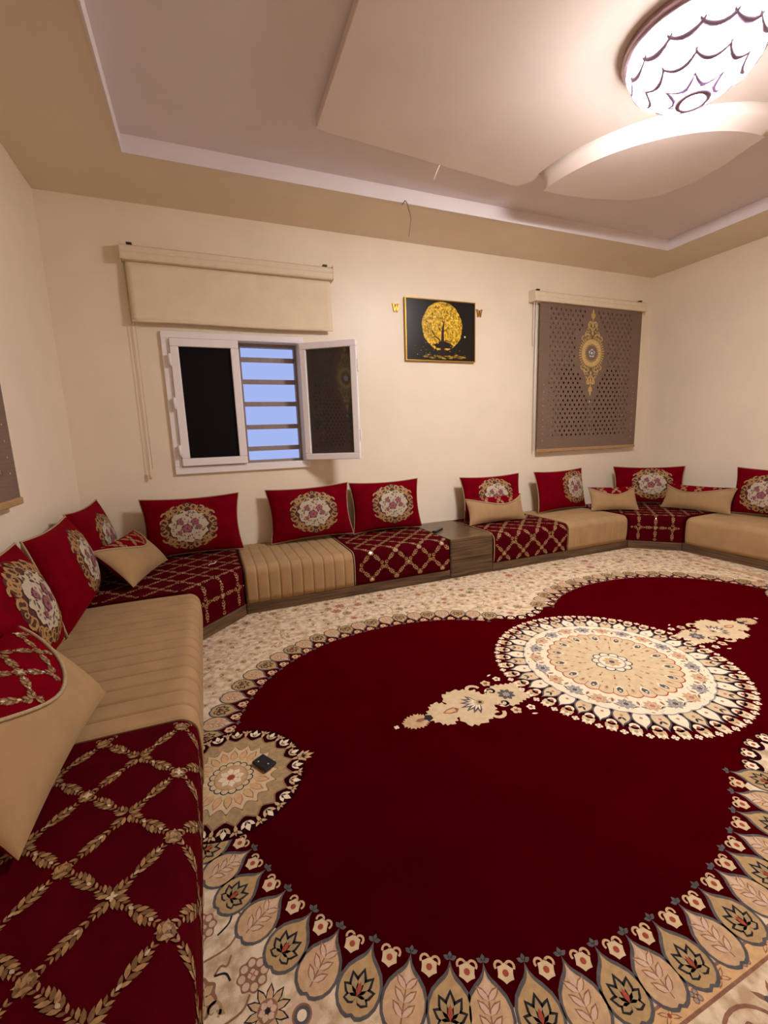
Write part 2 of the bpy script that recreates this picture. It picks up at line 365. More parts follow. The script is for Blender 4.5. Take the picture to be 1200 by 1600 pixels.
def pattern_blind(root, w, h, oc, cord_side):
    """perforated brown cloth hung from z=0 down to -h, ornament centre oc"""
    cassette(root, -0.10, w+0.01, 0.0, 0.108)
    mb = MB(); m = 'blind_brown'; y = -0.058
    dz, dx, rh = 0.0475, 0.068, 0.0118
    ztop, zbot = -0.03, -h+0.13; rows = int((ztop-zbot)/dz)
    mb.poly([(0, y, 0.02), (w, y, 0.02), (w, y, ztop), (0, y, ztop)], m)
    zlast = ztop-rows*dz
    mb.poly([(0, y, zlast), (w, y, zlast), (w, y, -h+0.03), (0, y, -h+0.03)], m)
    for r in range(rows):
        z1 = ztop-r*dz; z0 = z1-dz; zc = (z0+z1)/2
        off = 0.15 + (dx/2 if r % 2 else 0); n = int((w-0.28)/dx)
        xs = [off+k*dx for k in range(n)]; cur = 0.0
        for xc in xs:
            ex, ez = (xc-oc[0]), (zc-oc[1])
            inorn = (abs(ex) < 0.25 and abs(ez) < 0.22) or (abs(ez) < 0.50 and abs(ex) < 0.19-0.14*max(0, abs(ez)-0.2)/0.3)
            if inorn: continue
            a, b = xc-dx/2, xc+dx/2
            if a > cur+1e-6: mb.poly([(cur, y, z0), (a, y, z0), (a, y, z1), (cur, y, z1)], m)
            o = [mb.vert((xc+px*dx/2, y, zc+pz*dz/2)) for px, pz in ((-1,-1),(0,-1),(1,-1),(1,0),(1,1),(0,1),(-1,1),(-1,0))]
            i = [mb.vert((xc+rh*math.cos(an), y, zc+rh*1.25*math.sin(an))) for an in (1.25*PI, 1.5*PI, 1.75*PI, 0, .25*PI, .5*PI, .75*PI, PI)]
            for k in range(8): mb.face((o[k], o[(k+1) % 8], i[(k+1) % 8], i[k]), m)
            cur = b
        if cur < w: mb.poly([(cur, y, z0), (w, y, z0), (w, y, z1), (cur, y, z1)], m)
    f = mb.build('fabric', root, fix=False); s_ = f.modifiers.new('thick', 'SOLIDIFY'); s_.thickness = 0.0015; s_.offset = 0
    # ornament
    P = Pat(lambda px, pz, hh: (oc[0]+px, y-0.0012-hh, oc[1]+pz), 0.0005); g = 'ornament_gold'
    P.disc(0, 0, 0.150, g, 0, 48); P.disc(0, 0, 0.098, 'blind_brown', 1, 40)
    P.ribbon([(0.158*math.cos(a), 0.158*math.sin(a)) for a in linspace(0, TAU, 49)], 0.004, 'blind_brown', 1)
    for k in range(40):
        a = TAU*k/40
        P.leaf(0.148*math.cos(a), 0.148*math.sin(a), a, 0.045, 0.017, g, 1)
        if k % 2 == 0: P.disc(0.118*math.cos(a), 0.118*math.sin(a), 0.006, 'ornament_white', 2, 6)
    for k in range(24):
        a = TAU*k/24; P.leaf(0.1*math.cos(a), 0.1*math.sin(a), a+PI, 0.022, 0.012, g, 2)
    P.flower(0, 0, 0.05, 5, 'ornament_white', 'ornament_white', 3, PI/2); P.disc(0, 0, 0.03, 'ornament_white', 4, 16)
    for sg in (1, -1):
        for sd in (1, -1):
            P.curl(0.03*sd, 0.165*sg, PI/2*sg, 0.045, -sd*sg, 0.014, g, 1); P.curl(0.10*sd, 0.15*sg, (PI/2*sg), 0.032, -sd*sg, 0.012, g, 1)
            P.curl(0.012*sd, 0.24*sg, PI/2*sg, 0.04, -sd*sg, 0.013, g, 1); P.curl(0.01*sd, 0.31*sg, PI/2*sg, 0.03, -sd*sg, 0.012, g, 1)
            P.ribbon([(0.12*sd, 0.17*sg), (0.095*sd, 0.22*sg), (0.05*sd, 0.27*sg), (0.03*sd, 0.33*sg)], 0.012, g, 1)
            P.leaf(0.0, 0.36*sg, sg*PI/2+sd*0.45, 0.07, 0.03, g, 2); P.leaf(0.05*sd, 0.27*sg, sg*PI/2-sd*0.5, 0.05, 0.025, g, 2)
        P.ribbon([(0, 0.14*sg), (0, 0.40*sg)], 0.010, g, 1); P.leaf(0, 0.38*sg, sg*PI/2, 0.09, 0.034, g, 2); P.leaf(0, 0.19*sg, sg*PI/2, 0.05, 0.03, g, 2); P.leaf(0, 0.27*sg, sg*PI/2, 0.05, 0.03, g, 2)
    P.disc(0, -0.53, 0.011, 'ornament_white', 1, 10)
    for k in range(9):
        for xx in (0.075, w-0.075): P.disc(xx-oc[0], -0.35-k*0.075, 0.005, 'ornament_white', 1, 6)
    tag(P.build('ornament', f), kind='stuff')
    mb = MB(); mb.box(0, w, y-0.012, y+0.012, -h, -h+0.034, 'bar_tan'); mb.build('bottom_bar', root, bevel=0.006)
    mb = MB(); xr = -0.035
    mb.tube([(xr, -0.045, 0), (xr, -0.045, -h+0.02)], 0.0045, 'window_white', 6); mb.tube([(xr-0.03, -0.045, 0), (xr-0.03, -0.045, -0.42)], 0.004, 'window_white', 6); mb.build('control_wand', root)
b2 = thing('roller_blind', 'brown perforated roller blind with gold ornament beside the tree picture', 'blind', (4.32, 0, 2.588))
pattern_blind(b2, 1.51, 1.565, (0.746, -0.487), -1)
b3 = thing('roller_blind', 'brown roller blind cut off by the left edge of the photo', 'blind', (0, -2.815, 2.588), R(90))
pattern_blind(b3, 1.51, 1.59, (0.746, -0.487), -1)

# ------------------------------------------------------------------ picture and letters
pc = thing('framed_picture', 'framed print of a glowing gold tree on black, hung on the wall', 'picture', (3.15, 0, 1.97))
pw, ph = 0.752, 0.548
mb = MB(); mb.box(-pw/2, pw/2, -0.028, -0.001, 0, ph, 'print_black'); mb.build('canvas', pc)
mb = MB()
for a, b, c, d in ((-pw/2-0.008, pw/2+0.008, ph, ph+0.008), (-pw/2-0.008, pw/2+0.008, -0.008, 0), (-pw/2-0.008, -pw/2, 0, ph), (pw/2, pw/2+0.008, 0, ph)): mb.box(a, b, -0.034, -0.001, c, d, 'frame_gold')
mb.build('frame', pc)
P = Pat(lambda x, y, h: (x, -0.0285-h, y), 0.0003)
P.disc(0.015, 0.42, lambda a: 0.14+0.02*math.cos(2*a), 'print_glow', 0, 40)
P.disc(0.012, 0.315, lambda a: 0.222*(1+0.012*math.sin(9*a)+0.01*math.sin(23*a)), 'print_gold', 1, 72)
P.poly([(-0.09, 0.145), (-0.05, 0.115), (0.11, 0.115), (0.13, 0.145), (0.06, 0.175), (-0.02, 0.175)], 'print_black', 2)
r_ = random.Random(3)
for k in range(260):
    a = r_.uniform(0, TAU); q = 0.215*math.sqrt(r_.random()); x, y = 0.012+q*math.cos(a), 0.315+q*math.sin(a)
    if y < 0.16 and abs(x-0.015) < 0.08: continue
    P.disc(x, y, r_.uniform(0.003, 0.009), ['print_goldhi', 'print_gold', 'print_glow'][0 if y > 0.3 and r_.random() < .6 else r_.choice((0, 1, 2))], 3, 7)
P.poly([(-0.045, 0.045), (-0.015, 0.075), (-0.005, 0.16), (0.0, 0.25), (0.012, 0.32), (0.035, 0.39), (0.03, 0.32), (0.026, 0.25), (0.03, 0.16), (0.035, 0.08), (0.075, 0.045)], 'print_trunk', 4)
for pts, w_ in (([(0.0, 0.16), (-0.03, 0.2), (-0.07, 0.22), (-0.1, 0.27), (-0.15, 0.29)], 0.013), ([(0.022, 0.165), (0.05, 0.185), (0.1, 0.18), (0.13, 0.21)], 0.012), ([(0.01, 0.26), (-0.03, 0.3), (-0.05, 0.35)], 0.009), ([(0.02, 0.27), (0.06, 0.29), (0.1, 0.34)], 0.008), ([(-0.07, 0.22), (-0.12, 0.2), (-0.16, 0.22)], 0.008), ([(0.015, 0.35), (0.0, 0.42), (0.01, 0.47)], 0.006)):
    P.ribbon(pts, [w_*(1-0.7*i/(len(pts)-1)) for i in range(len(pts))], 'print_trunk', 5)
for k in range(16):
    x = -0.21+k*0.028; P.leaf(x, 0.035+0.012*math.sin(k*1.7), r_.uniform(-.3, .3), 0.07, 0.02, 'print_ground', 2+(k % 2))
for k in range(26):
    P.disc(r_.uniform(-0.3, 0.27), r_.uniform(0.05, 0.16), r_.uniform(0.001, 0.0035), 'print_goldhi', 3, 6)
P.disc(0.265, 0.23, 0.009, 'pile_white', 3, 10)
P.build('print', pc)
def letter_w(x0, x1, z0, z1, tilt, label):
    o = thing('wall_letter', label, 'letter', ((x0+x1)/2, 0, z0), 0, 'gold letters beside the picture')
    w, h = x1-x0, z1-z0; mb = MB()
    def bar(p, q, t):
        d = Vector((q[0]-p[0], q[1]-p[1])); n = Vector((-d.y, d.x)).normalized()*t/2
        pts = [(p[0]+n.x, p[1]+n.y), (q[0]+n.x, q[1]+n.y), (q[0]-n.x, q[1]-n.y), (p[0]-n.x, p[1]-n.y)]
        a = [mb.vert((x, -0.012, z)) for x, z in pts]; b = [mb.vert((x, -0.001, z)) for x, z in pts]
        mb.face(a, 'letter_gold'); mb.face(b[::-1], 'letter_gold')
        for k in range(4): mb.face((a[k], a[(k+1) % 4], b[(k+1) % 4], b[k]), 'letter_gold')
    bar((-w*.40, h), (-w*.2, 0), w*.17); bar((-w*.2, 0), (0, h*.78), w*.12); bar((0, h*.9), (w*.2, 0), w*.17); bar((w*.2, 0), (w*.40, h), w*.12)
    for x in (-w*.38, w*.38): bar((x-w*.15, h), (x+w*.15, h), w*.1)
    bar((-w*.1, h*.88), (w*.1, h*.88), w*.1)
    mb.build('letter', o)
letter_w(2.648, 2.718, 2.392, 2.462, 0, 'gold letter W to the left of the tree picture')
letter_w(3.562, 3.634, 2.405, 2.472, 0, 'gold letter W to the right of the tree picture')

# ------------------------------------------------------------------ ceiling lamp
LX, LY = 3.225, -2.31
lamp = thing('ceiling_lamp', 'round glowing crystal ceiling lamp with tiers of scalloped glass', 'lamp', (LX, LY, PZ))
mb = MB(); mb.lathe([(0.001, 0), (0.305, 0), (0.31, -0.006), (0.31, -0.042), (0.30, -0.05), (0.27, -0.048), (0.001, -0.048)], 'lamp_chrome', 64); mb.build('base_ring', lamp)
def dome(r0): return [(r0*math.cos(a), -0.05-0.18*math.sin(a)*r0/0.275) for a in linspace(0, PI/2-0.004, 14)]
dm = [(0.275, -0.045)] + dome(0.275)
mb = MB(); mb.lathe(dm[:6], 'lamp_glow_frosted', 64); mb.lathe(dm[5:], 'lamp_glow', 64); mb.build('glass_bowl', lamp)
def dome_pt(th, ph, off):  # th: 0 at the bottom pole .. pi/2 at the rim
    r0 = 0.275+off; return Vector((r0*math.sin(th)*math.cos(ph), r0*math.sin(th)*math.sin(ph), -0.05-0.18*math.cos(th)*r0/0.275))
def shell(th, ph, size, off, m='lamp_glow'):
    mb = MB()
    def S(rho, a): return dome_pt(th+rho*size*math.cos(a), ph+rho*size*math.sin(a)/max(0.25, math.sin(th)), off+0.010*(1-rho*rho))
    mb.grid(S, linspace(0.02, 1, 4), [TAU*k/18 for k in range(18)], m, closev=True)
    o = mb.build('glass_shell', lamp)
    e = MB(); pts = [S(1.03, a) for a in linspace(PI*0.55, PI*1.45, 14)]
    e.tube(pts, [0.003+0.012*math.sin(PI*i/13) for i in range(14)], 'crystal_edge', 8); e.build('shell_edge', o)
for n, th, size, off, st in ((14, 1.35, 0.26, 0.008, 0), (10, 0.92, 0.27, 0.014, .3), (6, 0.5, 0.24, 0.02, .1)):
    for k in range(n): shell(th, TAU*k/n+st, size, off, 'lamp_glow_frosted' if th > 1.2 else 'lamp_glow')
mb = MB(); mb.tube([(0.06*math.cos(a), 0.06*math.sin(a), -0.26) for a in linspace(0, TAU, 25)[:-1]], 0.016, 'crystal_edge', 8, True); mb.build('bottom_ring', lamp)
mb = MB(); mb.lathe([(0.045, -0.24), (0.045, -0.26), (0.03, -0.267), (0.001, -0.268)], 'lamp_glow', 24); mb.build('bottom_cap', lamp)

# loose wires on the ceiling
def smooth_path(pts, n=4):
    out = []; P_ = [Vector(p) for p in pts]
    for i in range(len(P_)-1):
        p0, p1, p2, p3 = P_[max(i-1, 0)], P_[i], P_[i+1], P_[min(i+2, len(P_)-1)]
        for k in range(n):
            t = k/n; out.append(0.5*((2*p1)+(p2-p0)*t+(2*p0-5*p1+4*p2-p3)*t*t+(3*p1-p0-3*p2+p3)*t**3))
    out.append(P_[-1]); return out
mb = MB(); mb.tube(smooth_path([(2.498, -0.595, 3.0), (2.49, -0.625, 2.992), (2.489, -0.66, 2.996), (2.494, -0.68, 2.972), (2.5, -0.69, 2.936), (2.515, -0.7, 2.868), (2.508, -0.7, 2.802), (2.495, -0.7, 2.734)]), 0.0042, 'wire_metal', 8)
tag(mb.build('loose_wire'), 'bent loose wire hanging down from the tan soffit', 'wire')
mb = MB(); mb.tube([(2.57, -1.046, PZ+0.004), (2.555, -1.03, 3.02), (2.535, -1.02, 2.97)], 0.0042, 'white_plastic', 8)
tag(mb.build('loose_wire'), 'short white wire end poking out of the ceiling panel edge', 'wire')

# ------------------------------------------------------------------ seating
CARPET = 0.011                       # top of the carpet
BASE_H, SEAT = 0.092, 0.362
RC = 0.055                           # roundness of the front edge
def unroll(v, D, z_top=SEAT, z_bot=BASE_H, r=RC):
    """v = distance along the cloth from the back of the seat, over the front edge and down; gives (depth, z, normal depth, normal z)"""
    flat = D-r; arc = r*PI/2
    if v < flat: return v, z_top, 0.0, 1.0
    if v < flat+arc:
        a = (v-flat)/r; return flat+r*math.sin(a), z_top-r+r*math.cos(a), math.sin(a), math.cos(a)
    return D, z_top-r-(v-flat-arc), 1.0, 0.0
def vmax(D): return (D-RC)+RC*PI/2+(SEAT-RC-BASE_H)
def seat_S(D):
    def S(x, v, h):
        d, z, nd, nz = unroll(v, D); cr = crown(x, d, D)*nz
        return (x, -(d+nd*h), z+nz*h+cr)
    return S
def crown(x, d, D): return 0.006*math.sin(PI*min(1, max(0, d/(D))))
def section(name, parent, x0, x1, D, m, ribs=0.0, r0=0.02, r1=0.02, rib_d=0.006):
    """one upholstered length x0..x1 of a mattress, closed block"""
    nv = 26; vm = vmax(D)
    vs_ = [0.0] + linspace(0.03, D-RC-0.02, 8) + linspace(D-RC, D-RC+RC*PI/2, 8) + linspace(D-RC+RC*PI/2+0.02, vm, 6)
    L = x1-x0
    xs = set()
    n = max(6, int(L/0.05))
    xs |= set(linspace(x0, x1, n))
    for k in range(6):
        f = 1-math.cos(k/5*PI/2); xs.add(x0+r0*f); xs.add(x1-r1*f)
    if ribs:
        cnt = max(1, round(L/ribs)); rw = L/cnt
        for k in range(cnt):
            for f in (0.0, 0.05, 0.1, 0.17, 0.3, 0.5, 0.7, 0.83, 0.9, 0.95): xs.add(x0+(k+f)*rw)
    xs = sorted(xs); xs = [x for i, x in enumerate(xs) if i == 0 or x-xs[i-1] > 1e-5]
    mb = MB(); ids = []
    for x in xs:
        ins = 0.0
        a = x-x0; b = x1-x
        if a < r0: ins = r0-math.sqrt(max(0, r0*r0-(r0-a)**2))
        if b < r1: ins = max(ins, r1-math.sqrt(max(0, r1*r1-(r1-b)**2)))
        if ribs:
            f = ((x-x0) % rw)/rw; g = min(f, 1-f); ins += rib_d*(max(0, 1-g/0.10)+0.45*max(0, 1-g/0.4)**2)
        ring = []
        for v in vs_:
            d, z, nd, nz = unroll(v, D)
            bulge = 0.010*math.sin(PI*min(1, max(0, (z-BASE_H)/(SEAT-BASE_H))))*nd
            fade = 1.0 if v > 0.05 else v/0.05
            ring.append(mb.vert((x, -(d-nd*ins+bulge), z-nz*ins*fade+crown(x, d, D)*nz)))
        ring.append(mb.vert((x, -0.0, BASE_H+0.001)))
        ids.append(ring)
    n = len(ids[0])
    for a in range(len(ids)-1):
        for k in range(n): mb.face((ids[a][k], ids[a+1][k], ids[a+1][(k+1) % n], ids[a][(k+1) % n]), m, k < n-2)
    mb.face(ids[0], m); mb.face(ids[-1][::-1], m)
    return mb.build(name, parent)
def fit_S(D):
    """embroidery map: like seat_S with the front bulge of the section"""
    def S(x, v, h):
        d, z, nd, nz = unroll(v, D); b = 0.010*math.sin(PI*min(1, max(0, (z-BASE_H)/(SEAT-BASE_H))))*nd
        return (x, -(d+nd*h+b), z+nz*h+crown(x, d, D)*nz)
    return S
def lattice(parent, S, inside, cell, angle, x0, x1, v0, v1, ox=0.0, ov=0.0, detail=True, wid=1.0):
    """leafy embroidered trellis; cell = side of a diamond"""
    P = Pat(lambda x, v, h: S(x, v, 0.0012+h), 0.0006); Q = Pat(lambda x, v, h: S(x, v, 0.003+h), 0.0004)
    ca, sa = math.cos(angle), math.sin(angle)
    def w(i, j): return (ox+(i*ca-j*sa)*cell, ov+(i*sa+j*ca)*cell)
    N = int((abs(x1-x0)+abs(v1-v0))/cell)+4
    g = 'gold_thread'
    for i in range(-N, N):
        for j in range(-N, N):
            p = w(i, j)
            for (di, dj) in ((1, 0), (0, 1)):
                q = w(i+di, j+dj); mx, mv = (p[0]+q[0])/2, (p[1]+q[1])/2
                if not (x0-cell < mx < x1+cell and v0-cell < mv < v1+cell): continue
                a = math.atan2(q[1]-p[1], q[0]-p[0])
                st = 12 if detail else 8
                fwd = a if (i+j) % 2 else a+PI
                for k in range(st):
                    f = (k+0.3)/st; x, v = p[0]+(q[0]-p[0])*f, p[1]+(q[1]-p[1])*f
                    # sprigs: full at both crossings and mid-way, thin between
                    big = (0.40+0.60*abs(math.cos(TAU*f)))*wid
                    l = 0.026*big*(1.0 if detail else 1.15)
                    if not (inside(x, v) and inside(x+l*math.cos(fwd), v+l*math.sin(fwd))): continue
                    for sd in (1, -1):
                        P.leaf(x, v, fwd+sd*0.66, l, l*0.44, g if (k+(sd > 0)) % 2 or not detail else 'gold_thread_shaded', (k+(sd > 0)) % 3)  # alternate leaves get the painted shade tone so they read apart
                for f in ((0.32, 0.68) if (i+j) % 2 else (0.5,)):
                    x, v = p[0]+(q[0]-p[0])*f, p[1]+(q[1]-p[1])*f
                    if inside(x, v): Q.leaf(x, v, a, 0.013, 0.008, 'sequin', 0)
            if inside(*p) and (i+2*j) % 3 == 0:
                for k in range(4): Q.leaf(p[0], p[1], angle+PI/4+k*PI/2, 0.012, 0.008, 'sequin', 1)
    e = P.build('embroidery', parent); tag(e, 'gold leaf trellis embroidery', kind='stuff')
    e2 = Q.build('sequins', parent); tag(e2, 'tiny shiny sequins', kind='stuff')
def piping(parent, x, D, m='piping', r=0.004):
    S = fit_S(D); mb = MB(); mb.tube([S(x, v, -0.0015) for v in [0.01]+linspace(0.1, D-RC, 6)+linspace(D-RC+0.01, D-RC+RC*PI/2, 8)+linspace(D-RC+RC*PI/2+0.03, vmax(D)-0.009, 5)], r, m, 8); mb.build('piping', parent)
def base(parent_label, name, loc, rz, x0, x1, D, extra=None):
    o = thing(name, parent_label, 'bench base', (loc[0], loc[1], loc[2]+0.002), rz)
    mb = MB(); mb.box(x0, x1, -D, -0.012, 0, BASE_H-CARPET-0.003, 'walnut'); mb.build('plinth', o, bevel=0.003)
    mb = MB(); mb.box(x0, x1, -D-0.006, -D, 0.0, 0.012, 'walnut'); mb.build('foot_strip', o)
    return o
def mattress(name, label, loc, rz): return thing(name, label, 'seat mattress', loc, rz)
CELL = 0.153
DB = 0.75
# back wall, left of the table
base('low walnut plinth under the ribbed beige and red seat below the window', 'bench_base', (0, -0.0, CARPET), 0, 1.092, 2.80, DB-0.004)
m1 = mattress('seat_mattress', 'seat mattress below the open window, ribbed beige half and red trellis half', (0, -0.012, 0), 0)
section('beige_cover', m1, 1.095, 1.925, DB-0.012, 'beige_velvet', ribs=0.083)
s_ = section('red_cover', m1, 1.93, 2.797, DB-0.012, 'red_seat', r0=0.012, r1=0.03)
lattice(s_, fit_S(DB-0.012), lambda x, v: 1.95 < x < 2.785 and 0.1 < v < vmax(DB-0.012)-0.006, CELL, PI/4, 1.95, 2.785, 0.1, vmax(DB-0.012), ox=2.07, ov=0.948, detail=False, wid=1.0)
piping(m1, 1.927, DB-0.012)
# back wall, right of the table
base('low walnut plinth under the seat right of the wooden table', 'bench_base', (0, -0.0, CARPET), 0, 3.245, 4.946, DB-0.0)
m2 = mattress('seat_mattress', 'seat mattress right of the wooden table, red trellis half and plain beige half', (0, -0.012, 0), 0)
s_ = section('red_cover', m2, 3.248, 4.125, DB-0.008, 'red_seat', r0=0.02, r1=0.03)
lattice(s_, fit_S(DB-0.008), lambda x, v: 3.265 < x < 4.105 and 0.1 < v < vmax(DB-0.008)-0.006, CELL, PI/4, 3.265, 4.11, 0.1, vmax(DB-0.008), ox=3.36, ov=0.91, detail=False, wid=1.0)
section('beige_cover', m2, 4.13, 4.945, DB-0.008, 'beige_velvet', ribs=0.083, r1=0.045, rib_d=0.0022)
piping(m2, 3.252, DB-0.008); piping(m2, 4.128, DB-0.008)
# left wall (local x runs toward the back wall)
DL = 0.795
base('low walnut plinth under the long seat on the left wall', 'bench_base', (0, 0, CARPET), R(90), -4.0, -1.105, DL-0.02)
m3 = mattress('seat_mattress', 'long seat mattress in the left foreground, ribbed beige half then red trellis half', (0.012, 0, 0), R(90))
section('beige_cover', m3, -2.455, -1.115, DL-0.012, 'beige_velvet', ribs=0.096, r0=0.015, r1=0.04, rib_d=0.010)
s_ = section('red_cover', m3, -3.99, -2.46, DL-0.014, 'red_seat', r0=0.03, r1=0.012)
DLr = DL-0.014
lattice(s_, fit_S(DLr), lambda x, v: -3.97 < x < -2.475 and 0.05 < v < vmax(DLr)-0.01, CELL*0.995, PI/4, -3.97, -2.48, 0.05, vmax(DLr), ox=-2.72, ov=0.745, detail=True, wid=1.0)
piping(m3, -2.458, DL-0.012, 'beige_velvet', 0.004)
# right wall (local x runs toward the viewer)
base('low walnut plinth along the right wall', 'bench_base', (W, 0, CARPET), R(-90), 1.095, 3.9, DB-0.004)
m4 = mattress('seat_mattress', 'plain beige seat mattress along the right wall', (W-0.012, 0, 0), R(-90))
section('beige_cover', m4, 1.098, 2.5, DB-0.012, 'beige_velvet', ribs=0.0, r0=0.05)
section('red_cover', m4, 2.505, 3.89, DB-0.012, 'red_seat')
# corner wedges: local origin in the room corner, -y points to the room centre
def wedge(ca_, cb_, label, blabel, loc, rz, ox):
    a, b = ca_, cb_; s2 = math.sqrt(0.5)
    D = (a+b)*s2; hw = (b-a)*s2
    # plan in local coordinates: corner(0,0), along both walls, then the diagonal front
    e = b*s2
    def inset(k): return [(0, -0.03-k), (-(e-k*0.4-0.005), -(e-k)-0.0), (-(hw-k*0.3), -(D-k)), (hw-k*0.3, -(D-k)), (e-k*0.4-0.005, -(e-k)-0.0)]
    bo = thing('bench_base', blabel, 'bench base', (loc[0], loc[1], CARPET+0.002), rz)
    mb = MB(); mb.prism(inset(0.004), 0, BASE_H-CARPET-0.003, 'walnut'); mb.build('plinth', bo, bevel=0.003)
    mo = thing('seat_mattress', label, 'seat mattress', loc, rz)
    pl = [(0, -0.035), (-(e-0.006), -e), (-(hw-0.004), -(D-0.012)), (hw-0.004, -(D-0.012)), (e-0.006, -e)]
    mb = MB(); mb.prism(pl, BASE_H+0.001, SEAT, 'red_seat'); o = mb.build('red_cover', mo)
    bm = bmesh.new(); bm.from_mesh(o.data); bm.edges.ensure_lookup_table()
    ed = [x for x in bm.edges if all(v.co.z > SEAT-0.01 for v in x.verts) and all(v.co.y < -(D-0.05) for v in x.verts)]
    bmesh.ops.bevel(bm, geom=ed, offset=RC, segments=6, profile=0.5, affect='EDGES'); bm.to_mesh(o.data); bm.free()
    for p in o.data.polygons: p.use_smooth = False
    Dm = D-0.012
    def S(x, v, h):
        d, z, nd, nz = unroll(v, Dm); return (x, -(d+nd*h), z+nz*h)
    def ins(x, v):
        if v > vmax(Dm)-0.008 or v < 0.15: return False
        d = unroll(v, Dm)[0]
        if d > e: lim = hw+(e-hw)*(D-d)/(D-e)-0.02
        else: lim = d*1.0-0.05
        return abs(x) < lim
    lattice(o, S, ins, CELL*0.985, 0, -e, e, 0.15, vmax(Dm), ox=ox, ov=Dm+0.10, detail=False, wid=0.9)
    return mo
wedge(0.765, 1.09, 'red trellis corner mattress in the left corner', 'low walnut corner plinth in the left corner', (0, -0.004, 0), R(45), 0.02)
wedge(0.752, 1.09, 'red trellis corner mattress in the far right corner', 'low walnut corner plinth in the far right corner', (W, -0.004, 0), R(-45), 0.0)
# table between the seats
tb = thing('side_table', 'box shaped walnut table set between the red seats', 'table', (2.803, 0, CARPET+0.002))
tw = 0.439
mb = MB(); mb.box(0, tw, -DB+0.001, -0.004, 0, 0.325, 'walnut'); mb.build('body', tb, bevel=0.003)
mb = MB(); mb.box(0, tw, -DB-0.004, -0.003, 0.3255, 0.350, 'walnut_top'); mb.build('table_top', tb, bevel=0.004)
for z0, z1 in ((0.004, 0.158), (0.162, 0.322)):
    mb = MB(); mb.box(0.008, tw-0.008, -DB-0.004, -DB+0.001, z0, z1, 'walnut'); mb.build('front_panel', tb, bevel=0.002)
# remote on the table
rm = thing('remote_control', 'slim black remote control lying on the walnut table', 'remote', (2.872, -0.40, 0.3635), R(38))
mb = MB(); mb.box(-0.085, 0.085, -0.022, 0.022, 0, 0.018, 'black_plastic'); mb.build('case', rm, bevel=0.006)
mb = MB()
for i in range(7):
    for j in range(3): mb.box(-0.065+i*0.018, -0.055+i*0.018, -0.014+j*0.011, -0.007+j*0.011, 0.018, 0.0195, 'button_grey')
mb.build('buttons', rm)

# ------------------------------------------------------------------ pillows
def pillow_fn(w, h, T, pin=0.085, sag=0.0):
    def S(u, v, side, off=0.0):
        x = w/2*u*(1-pin*(1-v*v)); z = h/2*v*(1-pin*(1-u*u))
        e = max(0.0, (1-u*u)*(1-v*v))
        y = T/2*(e**0.48)*(1-0.25*v*sag) + off*min(1, e*6+0.35)
        return Vector((x, -y if side > 0 else y, z+h/2))
    return S
def roundrect(n):
    pts = []
    for k in range(n):
        pts.append((-1+2*k/n, -1))
    for k in range(n): pts.append((1, -1+2*k/n))
    for k in range(n): pts.append((1-2*k/n, 1))
    for k in range(n): pts.append((-1, 1-2*k/n))
    return pts
ulin = [math.sin(x*PI/2) for x in linspace(-1, 1, 23)]
def pillow_root(name, label, loc, yaw, lean, group, cat='pillow', roll=0.0):
    o = thing(name, label, cat, loc, 0, group)
    o.rotation_mode = 'XYZ'
    o.rotation_euler = (Matrix.Rotation(yaw, 3, 'Z') @ Matrix.Rotation(-lean, 3, 'X') @ Matrix.Rotation(roll, 3, 'Y')).to_euler('XYZ')
    return o
def rose(P, x, y, r, L, sx=1.0):
    P.disc(x, y, lambda a: r*(1+0.10*math.cos(5*a+x*90)), 'rose_dark', L, 22)
    for k in range(5):
        a = TAU*k/5+x*50; P.disc(x+math.cos(a)*r*0.5, y+math.sin(a)*r*0.5, r*0.42, 'rose_mid', L+1, 9)
    for k in range(3):
        a = TAU*k/3+y*50+1; P.leaf(x-math.cos(a)*r*0.3, y-math.sin(a)*r*0.3, a, r*0.75, r*0.3, 'rose_light', L+2)
    P.disc(x, y, r*0.25, 'rose_dark', L+3, 8)
